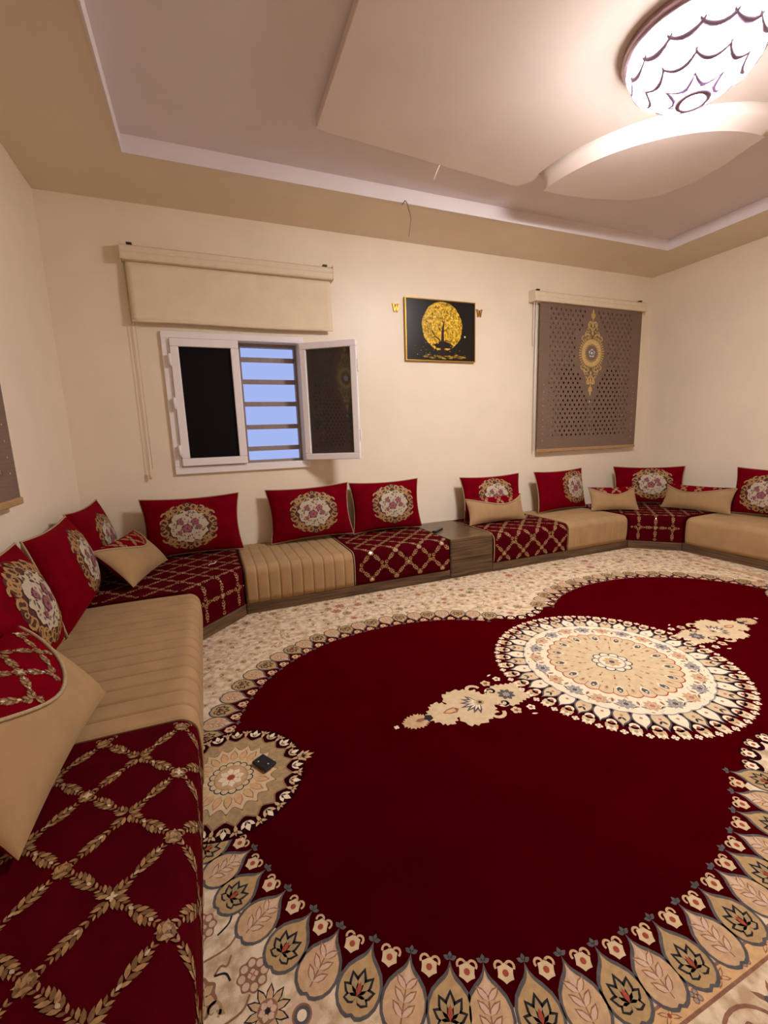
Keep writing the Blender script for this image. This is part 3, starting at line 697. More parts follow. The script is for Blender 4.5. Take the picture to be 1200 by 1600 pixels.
def medallion_pillow(label, loc, yaw, lean, off=(0.0, 0.0), w=0.74, h=0.47, T=0.18, roll=0.0, scale=1.0, back='beige_velvet'):
    o = pillow_root('throw_pillow', label, loc, yaw, lean, 'red medallion pillows along the seats', roll=roll)
    S = pillow_fn(w, h, T)
    mb = MB(); mb.grid(lambda u, v: S(u, v, 1), ulin, ulin, 'red_velvet'); f = mb.build('front_cover', o, fix=False)
    mb = MB(); mb.grid(lambda u, v: S(u, v, -1), ulin, ulin[::-1], back); mb.build('back_cover', o, fix=False)
    mb = MB(); mb.tube([S(u, v, 1) for u, v in roundrect(14)], 0.0055, 'piping', 6, True); mb.build('piping', o)
    def M_(x, y, hh):
        u, v = (x*1.16+off[0])/(w/2), (y*1.04+off[1])/(h/2)
        u = max(-0.985, min(0.985, u)); v = max(-0.985, min(0.985, v))
        return S(u, v, 1, 0.0012+hh)
    P = Pat(M_, 0.0007); k_ = scale*1.06
    P.disc(0, 0, lambda a: k_*0.178*(1+0.05*math.cos(8*a)), 'medal_brown', 0, 64, 8)
    # scrolling gold frame
    for q in range(4):
        a0 = q*PI/2
        for sd in (1, -1):
            for (da, rr, cr, wd) in ((0.16, 0.178, 0.030, 0.010), (0.46, 0.185, 0.034, 0.011), (0.70, 0.172, 0.024, 0.009)):
                a = a0+sd*da; r_0 = rr*k_*(1.02 if q % 2 == 0 else 0.95)
                P.curl(r_0*math.cos(a), r_0*math.sin(a), a+sd*PI/2*0.75, cr*k_, sd, wd*k_, 'medal_gold', 2, 1.2)
            for da in (0.1, 0.3, 0.55):
                a = a0+sd*da; P.leaf(0.14*k_*math.cos(a), 0.14*k_*math.sin(a), a+sd*0.5, 0.04*k_, 0.014*k_, 'medal_gold', 1)
        P.disc(0.168*k_*math.cos(a0), 0.168*k_*math.sin(a0), 0.012*k_, 'medal_gold', 3, 10)
        P.disc(0.168*k_*math.cos(a0), 0.168*k_*math.sin(a0), 0.006*k_, 'thread_dark', 4, 8)
    P.ribbon([(0.146*k_*(1+0.06*math.cos(12*a))*math.cos(a), 0.146*k_*(1+0.06*math.cos(12*a))*math.sin(a)) for a in linspace(0, TAU, 73)], 0.005*k_, 'medal_gold', 2)
    rr = random.Random(11)
    P.disc(0, 0, lambda a: k_*0.122*(1+0.05*math.sin(11*a)+0.04*math.sin(17*a+1)), 'medal_cream', 3, 68, 6)
    for k in range(70):
        a = rr.uniform(0, TAU); q = k_*0.114*math.sqrt(rr.random()); P.leaf(q*math.cos(a), q*math.sin(a), rr.uniform(0, TAU), rr.uniform(0.014, 0.03), rr.uniform(0.007, 0.014), rr.choice(('leaf_grey', 'leaf_grey', 'leaf_grey', 'rose_mid', 'rose_dark')), 4+k % 2)
    for x, y, r in ((-0.012, -0.018, 0.034), (0.04, 0.03, 0.026), (-0.055, 0.04, 0.02), (0.062, -0.012, 0.02), (-0.06, -0.05, 0.014)): rose(P, x*k_, y*k_, r*k_, 6)
    for x, y in ((0.0, -0.082), (0.014, -0.078), (0.0, 0.072), (-0.012, 0.08), (0.07, 0.05)): P.leaf(x*k_, y*k_, PI/2, 0.016, 0.009, 'thread_dark', 6)
    e = P.build('embroidered_medallion', f); e['label'] = 'round floral medallion in a gold scroll frame'
    return o
def flap_pillow(label, loc, yaw, lean, w=0.64, h=0.33, T=0.17, dip=0.25, skew=0.0, roll=0.0, detail=False):
    """beige lumbar pillow with a red trellis panel along the top, curved piped edge"""
    o = pillow_root('lumbar_pillow', label, loc, yaw, lean, 'beige lumbar pillows with red tops', roll=roll)
    S = pillow_fn(w, h, T, 0.07)
    def vb(u): return dip+(0.93-dip)*abs(u-skew*(1-u*u))**1.8
    n = 24; us = [math.sin(x*PI/2) for x in linspace(-1, 1, 29)]
    mb = MB(); mb.grid(lambda u, t: S(u, -1+(vb(u)+1)*math.sin(t*PI/2), 1), us, linspace(-1, 1, 16)[8:] if False else [x for x in linspace(0, 1, 14)], 'beige_velvet')
    f = mb.build('front_cover', o, fix=False)
    mb = MB(); mb.grid(lambda u, t: S(u, vb(u)+(1-vb(u))*t, 1), us, linspace(0, 1, 10), 'red_velvet'); rp = mb.build('red_panel', o, fix=False)
    mb = MB(); mb.grid(lambda u, v: S(u, v, -1), us, ulin[::-1], 'red_velvet'); bk = mb.build('back_cover', o, fix=False)
    mb = MB(); mb.tube([S(u, vb(u), 1, 0.003) for u in us[1:-1]], 0.006, 'piping', 6); mb.build('piping', o)
    def M_(x, y, hh): 
        u, v = x/(w/2), y/(h/2); return S(max(-.98, min(.98, u)), max(-.97, min(.97, v)), 1, hh)
    lattice(rp, M_, lambda x, y: abs(x) < w/2*0.9 and y/(h/2) < 0.93 and y/(h/2) > vb(max(-1, min(1, x/(w/2))))+0.07, 0.11, PI/4, -w/2, w/2, -h/2, h/2, ox=0.02, ov=0.09, detail=detail, wid=0.9)
    def N_(x, y, hh):
        u, v = x/(w/2), y/(h/2); p = S(max(-.98, min(.98, u)), max(-.97, min(.97, v)), -1, hh); return p
    lattice(bk, N_, lambda x, y: abs(x) < w/2*0.9 and abs(y) < h/2*0.93, 0.11, PI/4, -w/2, w/2, -h/2, h/2, ox=0.02, ov=0.09, detail=False, wid=0.9)
    return o
ZS = SEAT+0.0145
LN = R(11)
medallion_pillow('red medallion pillow standing on the left corner seat under the window edge', (0.775, -0.20, ZS), 0, LN, off=(-0.03, -0.005))
medallion_pillow('red medallion pillow behind the ribbed beige seat under the open window', (1.742, -0.185, ZS+0.008), R(-2), LN, off=(0.02, 0.0), roll=R(-1.5))
medallion_pillow('red medallion pillow at the table end of the seat below the window', (2.47, -0.175, ZS), R(-2), LN, off=(0.05, 0.01), w=0.70, h=0.475)
medallion_pillow('red medallion pillow behind a beige lumbar pillow right of the table', (3.66, -0.205, ZS), R(0), LN, off=(0.0, 0.01), h=0.45)
medallion_pillow('red medallion pillow with its medallion far to one side, under the brown blind', (4.585, -0.205, ZS), R(4), LN, off=(0.175, 0.02), h=0.45)
medallion_pillow('red medallion pillow set across the far right corner', (5.655, -0.425, ZS), R(-42), R(14), off=(0.03, 0.01), h=0.44)
medallion_pillow('red medallion pillow on the right wall cut by the photo edge', (W-0.22, -1.55, ZS), R(-90), LN, off=(-0.06, -0.02), h=0.46)
medallion_pillow('red medallion pillow on the left wall nearest the corner', (0.22, -0.455, ZS), R(88), R(13), off=(0.02, -0.01), h=0.50)
medallion_pillow('red medallion pillow on the left wall, middle of three above the beige seat', (0.22, -1.20, ZS), R(91), R(13), off=(0.06, 0.01), h=0.49, T=0.24)
medallion_pillow('red medallion pillow on the left wall, cut by the left photo edge', (0.215, -1.95, ZS), R(90), R(14), off=(0.08, 0.03), h=0.49, T=0.24)
flap_pillow('beige lumbar pillow with red top on the left corner seat', (0.50, -0.62, ZS+0.01), R(76), R(42), skew=0.2, dip=0.0)
flap_pillow('large beige lumbar pillow with red top in the left foreground', (0.475, -2.55, ZS+0.01), R(86), R(38), w=0.68, h=0.38, T=0.2, detail=True, skew=0.1, dip=-0.2)
flap_pillow('beige lumbar pillow leaning on the red pillow right of the table', (3.565, -0.40, ZS), R(0), R(20), h=0.27, w=0.68, T=0.14, skew=0.2)
flap_pillow('small beige lumbar pillow left of the far corner pillow', (5.0, -0.535, ZS), R(-28), R(30), h=0.28, w=0.50, T=0.15, dip=0.1)
flap_pillow('beige lumbar pillow between the far corner and right wall pillows', (W-0.41, -0.96, ZS), R(-80), R(25), h=0.28, w=0.66, T=0.14, skew=-0.2)

# ------------------------------------------------------------------ carpet
KX, KY = 2.85, -2.36
mb = MB(); mb.box(0.0, W, RY, 0.0, 0.0, CARPET, 'pile_cream')
carpet = mb.build('carpet'); tag(carpet, 'large red and cream patterned carpet with central floral medallion', 'carpet')
def CS(x, y, h): return (KX+x, KY+y, CARPET+0.0001+h)
tipq = [(1.965, 0.17), (1.95, .25), (1.92, .335), (1.89, .42), (1.845, .505), (1.79, .59), (1.735, .66), (1.665, .725), (1.59, .785), (1.51, .835), (1.44, .872), (1.35, .91), (1.26, .935), (1.17, .952), (1.08, .963), (.99, .967), (.89, .967), (.80, .96), (.705, .943), (.617, .92), (.53, .893), (.44, .85), (.36, .80), (.275, .735)]
def resample(pts, step):
    out = [pts[0]]; acc = 0
    for a, b in zip(pts[:-1], pts[1:]):
        d = math.hypot(b[0]-a[0], b[1]-a[1]); t = step-acc
        while t <= d: out.append((a[0]+(b[0]-a[0])*t/d, a[1]+(b[1]-a[1])*t/d)); t += step
        acc = d-(t-step)
    return out
def normals(pts, flip):
    ns = []
    for i in range(len(pts)):
        a = pts[max(0, i-1)]; b = pts[min(len(pts)-1, i+1)]; dx, dy = b[0]-a[0], b[1]-a[1]; l = math.hypot(dx, dy); ns.append((dy/l, -dx/l))
    return ns
# normals must point outward (away from the lobe centre (1.1,0))
tn = []
for (x, y), (nx, ny) in zip(tipq, normals(tipq, 1)):
    if nx*(x-1.05)+ny*(y-0.1) < 0: nx, ny = -nx, -ny
    tn.append((nx, ny))
# red field outline
quart = [(x+nx*0.085, y+ny*0.085) for (x, y), (nx, ny) in zip(tipq, tn)]
quart = [(2.07, 0.0)] + quart[:-1] + [(.30, .80), (.235, .79), (.2, .78), (.15, .735), (.08, .705), (0, .695)]
ring = [(x, y) for x, y in quart] + [(-x, y) for x, y in quart[-2::-1]] + [(-x, -y) for x, y in quart[1:]] + [(x, -y) for x, y in quart[-2:0:-1]]
P = Pat(CS, 0.00008); P.poly(ring, 'pile_red', 1); P.build('red_field', carpet)
# petals round the field
HALF = [(.05, .018), (.12, .055), (.19, .13), (.27, .26), (.38, .40), (.52, .485), (.66, .50), (.79, .455), (.89, .36), (.96, .22), (.985, .10)]
PET = [(0, 0)] + HALF + [(.955, 0)] + [(p, -q) for p, q in HALF[::-1]]
P = Pat(CS, 0.00008); F = Pat(CS, 0.00008)
def petal(x, y, a, l, w, kind, L=3, tip=True, fine=True):
    P.mb
    def sc(k, dx): return [(dx+p*l*k, q*w*k) for p, q in PET]
    P.shape(x, y, a, 1, sc(1, 0), 'pile_slate', L)
    P.shape(x, y, a, 1, [(0.014*l/0.15+p*l*0.855, q*w*0.87) for p, q in PET], 'pile_tan' if kind else 'pile_pinktan', L+1)
    c, t = math.cos(a), math.sin(a)
    def at(p, q): return (x+c*p-t*q, y+t*p+c*q)
    if tip:
        for da in (-1.1, 0, 1.1): P.leaf(x, y, a+PI+da, 0.018, 0.012, 'pile_slate', L+1)
    if fine:
        o = at(l*0.72, 0)
        if kind:
            for da, ll in ((0, .36), (.55, .33), (-.55, .33), (1.15, .27), (-1.15, .27), (1.9, .2), (-1.9, .2)):
                P.leaf(o[0], o[1], a+PI+da, l*ll, w*0.26, 'pile_navy', L+2); P.leaf(o[0], o[1], a+PI+da, l*ll*0.82, w*0.17, 'pile_olive', L+3)
            P.leaf(o[0], o[1], a+PI, l*0.18, w*0.12, 'pile_rust', L+4)
        else:
            P.ribbon([at(l*0.85, 0), at(l*0.25, 0)], 0.003, 'pile_brown', L+2)
            for q in (0.78, 0.62, 0.46):
                for sd in (1, -1):
                    b = at(l*q, 0); P.leaf(b[0], b[1], a+PI+sd*0.75, l*0.24, w*0.17, 'pile_brown', L+2); P.leaf(b[0], b[1], a+PI+sd*0.75, l*0.21, w*0.12, 'pile_rosepale', L+3)
            b = at(l*0.4, 0); P.leaf(b[0], b[1], a+PI, l*0.22, w*0.17, 'pile_rosepale', L+3)
def floret(x, y, a, k, L=3, m='pile_gold'):
    """small cream flower with two curled horns pointing along a"""
    F.disc(x, y, lambda t: k*(0.020+0.0025*math.cos(6*t)), m, L, 18); F.disc(x, y, k*0.008, 'pile_rust', L+1, 8)
    for sd in (1, -1):
        c = (x+math.cos(a+sd*0.75)*k*0.020, y+math.sin(a+sd*0.75)*k*0.020)
        F.ribbon([(c[0]+k*0.0105*math.cos(a+sd*(1.0-q)), c[1]+k*0.0105*math.sin(a+sd*(1.0-q))) for q in linspace(-1.2, 2.2, 8)], k*0.006, 'pile_pinktan', L)
for sx in (1, -1):
    for s_y in (1, -1):
        for i, ((x, y), (nx, ny)) in enumerate(zip(tipq, tn)):
            a = math.atan2(ny*s_y, nx*sx)
            if i > 0: petal(x*sx, y*s_y, a, 0.160, 0.108, i % 2)
            if i < len(tipq)-1 and i > 0:
                x2, y2 = tipq[i+1]; mx, my = (x+x2)/2+nx*0.022, (y+y2)/2+ny*0.022
                floret(mx*sx, my*s_y, a+PI, 0.95, 3)
        # cusp trim
        for q, (x, y, a) in enumerate(((.04, .69, -1.4), (.11, .715, -1.1), (.17, .755, -.8))):
            aa = math.atan2(math.sin(a)*s_y, math.cos(a)*sx)
            F.disc(x*sx, y*s_y, 0.036, 'pile_maroon', 2, 16); floret(x*sx, y*s_y, aa, 0.95, 3, 'pile_ivory')
tag(P.build('petal_ring', carpet), kind='stuff'); tag(F.build('floret_ring', carpet), kind='stuff')

# central medallion
P = Pat(CS, 0.00008); F = P
NP = 40
for k in range(NP):
    a = TAU*(k+0.5)/NP; rr = 0.588+0.012*(k % 2)
    P.leaf(0.545*math.cos(a), 0.545*math.sin(a), a, 0.075, 0.062, 'pile_gold' if k % 2 else 'pile_pinktan', 5)
    for da in (-0.5, 0.5): P.leaf(0.58*math.cos(a), 0.58*math.sin(a), a+da, 0.04, 0.02, 'pile_ivory', 6)
    P.disc(0.588*math.cos(a), 0.588*math.sin(a), 0.009, 'pile_olive', 7, 7)
    a2 = TAU*k/NP; P.flower(0.605*math.cos(a2), 0.605*math.sin(a2), 0.017, 4, 'pile_ivory', 'pile_ivory', 5, a2)
P.disc(0, 0, lambda a: 0.555+0.012*math.cos(NP*a), 'pile_maroon', 3, 320)
for k in range(NP):
    a = TAU*k/NP
    P.shape(0.575*math.cos(a), 0.575*math.sin(a), a+PI, 1, [(p*0.135, q*0.078) for p, q in PET], 'pile_slate', 4)
    P.shape(0.57*math.cos(a), 0.57*math.sin(a), a+PI, 1, [(0.008+p*0.115, q*0.066) for p, q in PET], 'pile_gold' if k % 2 else 'pile_ivory', 5)
    if k % 2:
        for da in (-.6, .6): P.leaf(0.50*math.cos(a), 0.50*math.sin(a), a+da, 0.03, 0.012, 'pile_navy', 6)
    P.disc(0.488*math.cos(a), 0.488*math.sin(a), 0.008, 'pile_rose', 6, 6)
    b = TAU*(k+0.5)/NP
    P.disc(0.553*math.cos(b), 0.553*math.sin(b), 0.021, 'pile_ivory', 5, 12); P.disc(0.553*math.cos(b), 0.553*math.sin(b), 0.009, 'pile_rust', 6, 8)
P.disc(0, 0, lambda a: 0.455+0.008*abs(math.cos(NP*a/2)), 'pile_slatelight', 7, 240); P.disc(0, 0, lambda a: 0.448+0.008*abs(math.cos(NP*a/2)), 'pile_ivory', 8, 240)
for k in range(22):
    a = TAU*k/22
    P.flower(0.392*math.cos(a), 0.392*math.sin(a), 0.042, 8, 'pile_pinktan' if k % 2 else 'pile_slatelight', 'pile_rose' if k % 2 else 'pile_slate', 9, a, 'pile_ivory')
    b = a+TAU/44
    for da in (-1, 1): P.leaf(0.40*math.cos(b), 0.40*math.sin(b), b+da*1.2, 0.035, 0.013, 'pile_slatelight', 9)
    P.leaf(0.36*math.cos(b), 0.36*math.sin(b), b, 0.035, 0.015, 'pile_brown', 9)
rg = random.Random(5)
for k in range(170):
    a = rg.uniform(0, TAU); q = rg.uniform(0.345, 0.445); P.leaf(q*math.cos(a), q*math.sin(a), rg.uniform(0, TAU), rg.uniform(.012, .026), rg.uniform(.005, .01), rg.choice(('pile_rosepale', 'pile_slatelight', 'pile_pinktan', 'pile_tan', 'pile_rose')), 8.5)
NS = 30
P.disc(0, 0, lambda a: 0.318+0.016*abs(math.cos(NS*a/2)), 'pile_rust', 12, 300); P.disc(0, 0, lambda a: 0.311+0.016*abs(math.cos(NS*a/2)), 'pile_gold', 13, 300)
for k in range(NS):
    a = TAU*k/NS
    P.ribbon([(q*math.cos(a+TAU/NS/2), q*math.sin(a+TAU/NS/2)) for q in (0.27, 0.315)], 0.003, 'pile_rust', 14)
    if k % 2:
        P.leaf(0.238*math.cos(a), 0.238*math.sin(a), a, 0.07, 0.042, 'pile_ivory', 14); P.leaf(0.25*math.cos(a), 0.25*math.sin(a), a, 0.055, 0.034, 'pile_slate', 15)
        P.disc(0.285*math.cos(a), 0.285*math.sin(a), 0.006, 'pile_ivory', 16, 6)
    else:
        P.leaf(0.255*math.cos(a), 0.255*math.sin(a), a, 0.05, 0.026, 'pile_pinktan', 14); P.leaf(0.262*math.cos(a), 0.262*math.sin(a), a, 0.025, 0.012, 'pile_brown', 15)
for rr, n, m in ((0.22, 24, 'pile_olive'), (0.19, 20, 'pile_peach'), (0.16, 16, 'pile_rust'), (0.135, 16, 'pile_olive')):
    for k in range(n):
        a = TAU*(k+0.5*(n % 8 > 0))/n; P.leaf(rr*math.cos(a), rr*math.sin(a), a, 0.024, 0.011, m, 14)
for k in range(10):
    a = TAU*k/10; P.disc(0.075*math.cos(a), 0.075*math.sin(a), 0.028, 'pile_slate', 15, 14); P.disc(0.075*math.cos(a), 0.075*math.sin(a), 0.021, 'pile_ivory', 16, 12)
P.disc(0, 0, 0.07, 'pile_slatelight', 17, 28); P.disc(0, 0, 0.062, 'pile_ivory', 18, 28); P.flower(0, 0, 0.05, 8, 'pile_pinktan', 'pile_slate', 19)
P.build('medallion', carpet)

# pendants on both sides of the medallion
def mirrored(pts): return pts + [(x, -y) for x, y in pts[::-1]]
def serrate(pts, amp, n):
    out = []
    for (a, b) in zip(pts[:-1], pts[1:]):
        for k in range(n):
            t = k/n; x, y = a[0]+(b[0]-a[0])*t, a[1]+(b[1]-a[1])*t; d = math.hypot(b[0]-a[0], b[1]-a[1]); nx, ny = -(b[1]-a[1])/d, (b[0]-a[0])/d
            s = amp if k % 2 else 0; out.append((x+nx*s, y+ny*s))
    out.append(pts[-1]); return out
for sx in (1, -1):
    P = Pat(CS, 0.00008)
    def sh(pts, m, L): P.poly([(x*sx, y) for x, y in pts], m, L)
    sh(mirrored(serrate([(1.245, 0.004), (1.215, 0.035), (1.165, 0.042), (1.135, 0.02)], -0.012, 6)), 'pile_pinktan', 5)
    sh(mirrored([(1.19, .0), (1.17, .012), (1.14, .008)]), 'pile_brown', 6); sh(mirrored([(1.145, .004), (1.125, .022), (1.105, .012)]), 'pile_navy', 6)
    sh(mirrored(serrate([(1.125, 0.008), (1.09, 0.055), (1.05, 0.085), (1.00, 0.05), (0.975, 0.03)], -0.013, 5)), 'pile_gold', 4)
    sh(mirrored([(1.05, .0), (1.02, .018), (0.985, .02), (0.965, 0.0)]), 'pile_brown', 5); sh(mirrored([(1.04, .0), (1.02, .011), (0.985, .012)]), 'pile_peach', 6)
    sh(mirrored(serrate([(1.0, 0.02), (0.99, 0.115), (0.92, 0.135), (0.84, 0.10), (0.80, 0.045), (0.77, 0.02)], -0.014, 5)), 'pile_gold', 3)
    for a in linspace(-1.15, 1.15, 7):
        P.leaf((0.86)*sx, 0.0, math.atan2(math.sin(a), math.cos(a)*sx), 0.095-0.012*abs(a), 0.024, 'pile_slate', 5); P.leaf((0.86)*sx, 0.0, math.atan2(math.sin(a), math.cos(a)*sx), 0.07-0.012*abs(a), 0.012, 'pile_ivory', 6)
    P.disc(0.85*sx, 0, 0.02, 'pile_tan', 7, 12); P.disc(0.85*sx, 0, 0.009, 'pile_navy', 8, 8)
    sh(mirrored(serrate([(0.80, 0.015), (0.77, 0.06), (0.71, 0.085), (0.66, 0.07), (0.61, 0.06)], -0.012, 4)), 'pile_gold', 4)
    P.flower(0.70*sx, 0, 0.045, 8, 'pile_slate', 'pile_slatelight', 5)
    for s_y in (1, -1):
        P.curl(0.79*sx, 0.10*s_y, PI/2*s_y, 0.038, -sx*s_y, 0.017, 'pile_gold', 4); P.curl(0.78*sx, 0.05*s_y, PI/2*s_y, 0.028, sx*s_y, 0.012, 'pile_ivory', 4)
        P.flower(0.735*sx, 0.12*s_y, 0.027, 5, 'pile_gold', 'pile_rust', 4); P.flower(0.66*sx, 0.13*s_y, 0.022, 5, 'pile_ivory', 'pile_rust', 6); P.leaf(0.69*sx, 0.17*s_y, 0.3*s_y, 0.03, 0.012, 'pile_ivory', 4)
    P.flower(1.28*sx, 0, 0.013, 4, 'pile_ivory', 'pile_ivory', 3, PI/4)
    P.build('pendant', carpet)

# half-hidden roundels at both ends
for sx in (1, -1):
    P = Pat(CS, 0.00008); cx = 1.965*sx
    P.disc(cx, 0, 0.275, 'pile_maroon', 9, 64)
    for k in range(20):
        a = TAU*(k+0.5)/20
        P.leaf(cx+0.225*math.cos(a), 0.225*math.sin(a), a, 0.045, 0.022, 'pile_ivory', 11)
        for da in (-.7, .7): P.leaf(cx+0.225*math.cos(a), 0.225*math.sin(a), a+da, 0.036, 0.017, 'pile_ivory' if k % 2 else 'pile_pinktan', 11)
        b = TAU*k/20
        P.leaf(cx+0.225*math.cos(b), 0.225*math.sin(b), b, 0.045, 0.014, 'pile_pinktan', 11); 
        for da in (-.9, .9): P.leaf(cx+0.25*math.cos(b), 0.25*math.sin(b), b+da, 0.026, 0.012, 'pile_pinktan', 11)
    P.disc(cx, 0, lambda a: 0.205+0.028*(1-abs(math.sin(10*a)))**0.8, 'pile_brown', 10, 240); P.disc(cx, 0, lambda a: 0.198+0.026*(1-abs(math.sin(10*a)))**0.8, 'pile_olive', 12, 240)
    P.disc(cx, 0, lambda a: 0.150+0.026*(1-abs(math.cos(10*a))), 'pile_brown', 13, 240); P.disc(cx, 0, lambda a: 0.146+0.026*(1-abs(math.cos(10*a))), 'pile_gold', 14, 240)
    for k in range(20):
        a = TAU*(k+.5)/20; P.leaf(cx+0.16*math.cos(a), 0.16*math.sin(a), a, 0.045, 0.022, 'pile_tan', 13)
        P.leaf(cx+0.085*math.cos(a), 0.085*math.sin(a), a, 0.065, 0.034, 'pile_rose' if k % 2 else 'pile_brown', 15); P.leaf(cx+0.085*math.cos(a), 0.085*math.sin(a), a, 0.059, 0.028, 'pile_peach', 16)
    for k in range(16):
        a = TAU*k/16; P.disc(cx+0.067*math.cos(a), 0.067*math.sin(a), 0.0165, 'pile_navy', 17, 12); P.disc(cx+0.067*math.cos(a), 0.067*math.sin(a), 0.0125, 'pile_gold', 18, 12)
    P.disc(cx, 0, 0.062, 'pile_olive', 19, 28); P.disc(cx, 0, 0.058, 'pile_pinktan', 20, 28)
    P.flower(cx, 0, 0.048, 8, 'pile_ivory', 'pile_rust', 21)
    a = PI if sx > 0 else 0
    tx = cx-0.275*sx
    for da, l in ((0, .055), (.5, .045), (-.5, .045), (1.1, .035), (-1.1, .035)): P.leaf(tx+0.01*sx, 0, a+da, l, 0.018, 'pile_pinktan', 12)
    P.build('roundel', carpet)

# cream ground: vines and scattered flowers, then the straight border
def in_field(x, y, marg):
    x, y = abs(x), abs(y)
    if x > 2.12+marg: return False
    if math.hypot(x-1.965, y) < 0.30+marg: return True
    b = None
    pts = [(px+nx*(0.16+marg), py+ny*(0.16+marg)) for (px, py), (nx, ny) in zip(tipq, tn)]
    if x >= pts[0][0]: return y < 0.2
    for (a, c) in zip(pts[:-1], pts[1:]):
        if min(a[0], c[0]) <= x <= max(a[0], c[0]): return y < max(a[1], c[1])
    return y < 0.70+marg+0.4*max(0, x-0.1)
P = Pat(CS, 0.00008); rr = random.Random(21)
BX, BY = 2.20, 1.092
placed = []
def free(x, y, r):
    for (a, b, c) in placed:
        if (a-x)**2+(b-y)**2 < (r+c)**2: return False
    return True
NEAR = ((-1.954, -0.674, .036, 0), (-1.931, -0.757, .042, 1), (-1.862, -0.795, .036, 2), (-2.068, -0.515, .036, 0))
for x, y, r, kd in NEAR:
    placed.append((x, y, r*1.15))
    if kd == 0:
        P.disc(x, y, lambda a: r*(1+0.08*math.cos(8*a)), 'pile_brown', 1, 64)
        for k in range(8): P.disc(x+r*.72*math.cos(TAU*k/8), y+r*.72*math.sin(TAU*k/8), r*.24, 'pile_rosepale', 2, 10)
        P.disc(x, y, r*.42, 'pile_brown', 3, 14); P.flower(x, y, r*.36, 4, 'pile_rosepale', 'pile_rose', 4)
    elif kd == 1:
        for k in range(10):
            a = TAU*k/10; P.leaf(x+r*.2*math.cos(a), y+r*.2*math.sin(a), a, r*1.05, r*.5, 'pile_navy', 1); P.leaf(x+r*.2*math.cos(a), y+r*.2*math.sin(a), a, r*.92, r*.38, 'pile_pinktan', 2)
        P.disc(x, y, r*.55, 'pile_brown', 3, 18); P.flower(x, y, r*.5, 6, 'pile_rosepale', 'pile_navy', 4)
    else:
        P.disc(x, y, lambda a: r*(1+0.1*math.cos(10*a)), 'pile_rosepale', 1, 60); P.disc(x, y, r*.62, 'pile_brown', 2, 20); P.disc(x, y, r*.5, 'pile_slate', 3, 18); P.disc(x, y, r*.3, 'pile_ivory', 4, 14)
for vine in (((-2.07, -.60), (-2.0, -.585), (-1.97, -.53), (-1.99, -.49)), ((-1.965, -.71), (-1.985, -.735), (-2.04, -.745), (-2.08, -.74)), ((-2.03, -.55), (-2.0, -.53), (-1.99, -.5)), ((-2.04, -.64), (-2.025, -.625), (-2.01, -.63), (-2.0, -.61)), ((-2.04, -.64), (-2.015, -.645), (-2.005, -.665))):
    P.ribbon([(p.x, p.y) for p in smooth_path([(a, b, 0) for a, b in vine], 5)], 0.005, 'pile_brown' if len(vine) > 3 else 'pile_navy', 1)
lox, hix, loy, hiy = -2.2, 2.5, -1.75, 1.66
tries = 0
while tries < 9000:
    tries += 1
    x, y = rr.uniform(lox, hix), rr.uniform(loy, hiy)
    big = y < -0.45 and x < -1.4
    r = rr.choice((0.04, 0.034, 0.028, 0.022, 0.017)) if (tries > 600 or not big) else rr.choice((0.062, 0.05))
    if y < -1.08 and x > -1.9: continue
    if in_field(x, y, r*0.6) or not free(x, y, r*1.08): continue
    if abs(abs(y)-1.11) < 0.02+r and abs(x) < BX: continue
    placed.append((x, y, r)); rot = rr.uniform(0, TAU)
    k = rr.random()
    if k < 0.28: P.flower(x, y, r, 8, rr.choice(('pile_rose', 'pile_pinktan', 'pile_pinktan')), rr.choice(('pile_brown', 'pile_rust')), 1, rot, 'pile_brown' if big and r > 0.03 else None)
    elif k < 0.45:
        P.flower(x, y, r, 7, 'pile_olive', 'pile_navy' if rr.random() < .3 else 'pile_brown', 1, rot, None)
    elif k < 0.62:
        for da in (-1.2, -.6, 0, .6, 1.2):
            P.leaf(x, y, rot+da, r*1.1, r*0.38, ('pile_navy' if big else 'pile_slatelight'), 1); P.leaf(x, y, rot+da, r*0.95, r*0.24, 'pile_pinktan', 2)
        P.disc(x, y, r*0.2, 'pile_navy', 3, 8)
    elif k < 0.82:
        P.curl(x-r*0.6, y, rot, r*0.7, rr.choice((1, -1)), 0.006, rr.choice(('pile_slatelight', 'pile_brown', 'pile_olive')), 1)
        P.leaf(x, y, rot+2, r*0.9, r*0.4, rr.choice(('pile_olive', 'pile_tan', 'pile_slatelight')), 1)
    else:
        for da in (0.4, -0.5, 2.5): P.leaf(x, y, rot+da, r, r*0.42, rr.choice(('pile_tan', 'pile_olive', 'pile_tan', 'pile_rose')), 1)
# long thin vines
for k in range(150):
    x, y = rr.uniform(lox, hix), rr.uniform(loy, hiy); a = rr.uniform(0, TAU); pts = []; curv = rr.choice((1, -1))*rr.uniform(4, 9)
    for q in range(22):
        if in_field(x, y, 0.02) or (y < -1.08 and x > -1.9): break
        pts.append((x, y)); x += 0.016*math.cos(a); y += 0.016*math.sin(a); a += curv*0.016
        if q == 11: curv = -curv
    if len(pts) > 6: P.ribbon(pts, 0.0042, rr.choice(('pile_slatelight', 'pile_brown', 'pile_olive')), 0.5)
tag(P.build('cream_ground_flowers', carpet), kind='stuff')
P = Pat(CS, 0.00008)
def rect_line(bx, by, w, m, L):
    P.ribbon([(-bx, by), (bx, by)], w*0.8, 'pile_pinktan', L); P.ribbon([(-bx, -by), (bx, -by)], w, m, L); P.ribbon([(bx, -by), (bx, by)], w, m, L)
for s_y in (-1,):
    P.poly([(-BX, s_y*1.094), (BX, s_y*1.094), (BX, s_y*1.134), (-BX, s_y*1.134)], 'pile_peach', 0.6)
P.poly([(BX, -1.134), (BX+0.04, -1.134), (BX+0.04, 1.134), (BX, 1.134)], 'pile_peach', 0.6)
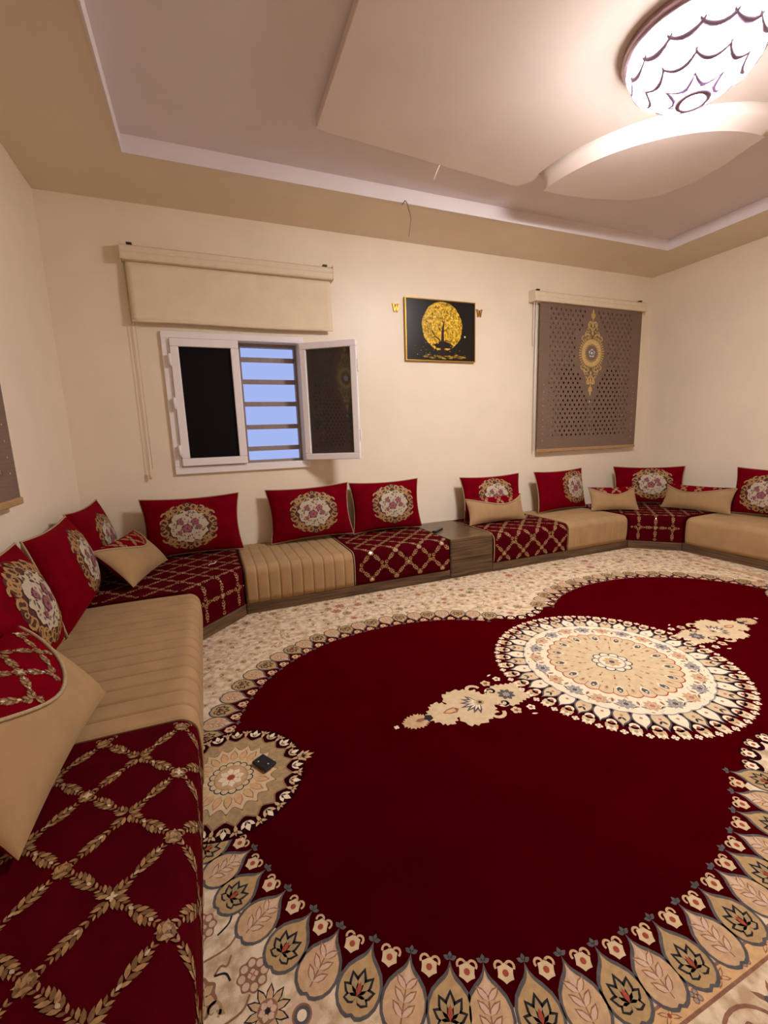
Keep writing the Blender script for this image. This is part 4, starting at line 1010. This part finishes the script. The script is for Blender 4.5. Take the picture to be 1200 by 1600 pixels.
rect_line(BX, 1.094, 0.006, 'pile_brown', 1.2); rect_line(BX+0.04, 1.134, 0.007, 'pile_brown', 1.2); rect_line(BX+0.25, 1.40, 0.007, 'pile_brown', 1.2)
k = 0; x = -BX+0.05
while x < BX:
    for s_y in (1, -1):
        y = 1.114*s_y
        if k % 2:
            for dx in (-.006, .006):
                for dy in (-.006, .006): P.disc(x+dx, y+dy, 0.0072, 'pile_brown', 1.4, 7); P.disc(x+dx, y+dy, 0.0045, 'pile_slatelight', 1.8, 6)
        else:
            for a in (0.5, 2.6, -0.5, -2.6): P.leaf(x, y, a, 0.026, 0.01, 'pile_brown', 1.4); P.leaf(x, y, a, 0.02, 0.006, 'pile_peach', 1.8)
            P.disc(x, y, 0.005, 'pile_rust', 2, 6)
    k += 1; x += 0.085
# arched outer border
x = -BX; k = 0
while x < BX:
    for s_y in (-1,):
        y0 = 1.142*s_y; w_ = 0.075
        arch = [(x-w_, y0+s_y*0.22), (x-w_, y0+s_y*0.08)] + [(x-w_*math.cos(t), y0+s_y*(0.08-0.062*math.sin(t))) for t in linspace(0, PI, 13)] + [(x+w_, y0+s_y*0.08), (x+w_, y0+s_y*0.22)]
        P.ribbon(arch, 0.008, 'pile_slate' if k % 2 else 'pile_brown', 1)
        P.flower(x, y0+s_y*0.065, 0.022, 6, 'pile_rose', 'pile_rust', 1.4, 0, 'pile_brown'); P.flower(x, y0+s_y*0.15, 0.034, 8, 'pile_pinktan', 'pile_navy', 1.4, 0, 'pile_brown')
        for q in range(4):
            P.disc(x+0.1+(q % 2)*0.014-0.007, y0+s_y*(0.04+(q//2)*0.014), 0.0085, 'pile_slate', 1.4, 7)
        for a in (0.9, 2.2, -0.9, -2.2): P.leaf(x+0.1, y0+s_y*0.05, a, 0.045, 0.014, 'pile_brown', 1.2)
        P.flower(x+0.1, y0+s_y*0.14, 0.026, 6, 'pile_olive', 'pile_rust', 1.4)
    k += 1; x += 0.2
tag(P.build('border_band', carpet), kind='stuff')

# ------------------------------------------------------------------ small things
pb = thing('card_case', 'small black case with two pale studs lying on the carpet roundel', 'case', (1.0095, -2.3465, CARPET+0.0065), R(-58.5))
mb = MB(); mb.box(-0.041, 0.041, -0.027, 0.027, 0, 0.009, 'black_plastic'); mb.build('case_body', pb, bevel=0.002)
for x, y in ((-0.02, -0.012), (0.022, 0.002)):
    mb = MB(); mb.lathe([(0.001, 0.0102), (0.0025, 0.010), (0.003, 0.009)], 'white_plastic', 10, (x, y)); mb.build('stud', pb)
mb = MB(); mb.tube(smooth_path([(0.86, -0.555, SEAT+0.004), (0.875, -0.53, SEAT+0.005), (0.905, -0.515, SEAT+0.004), (0.915, -0.47, SEAT+0.004)]), 0.003, 'white_plastic', 6)
tag(mb.build('thread_scrap'), 'tiny white scrap lying on the red left corner seat', 'scrap')
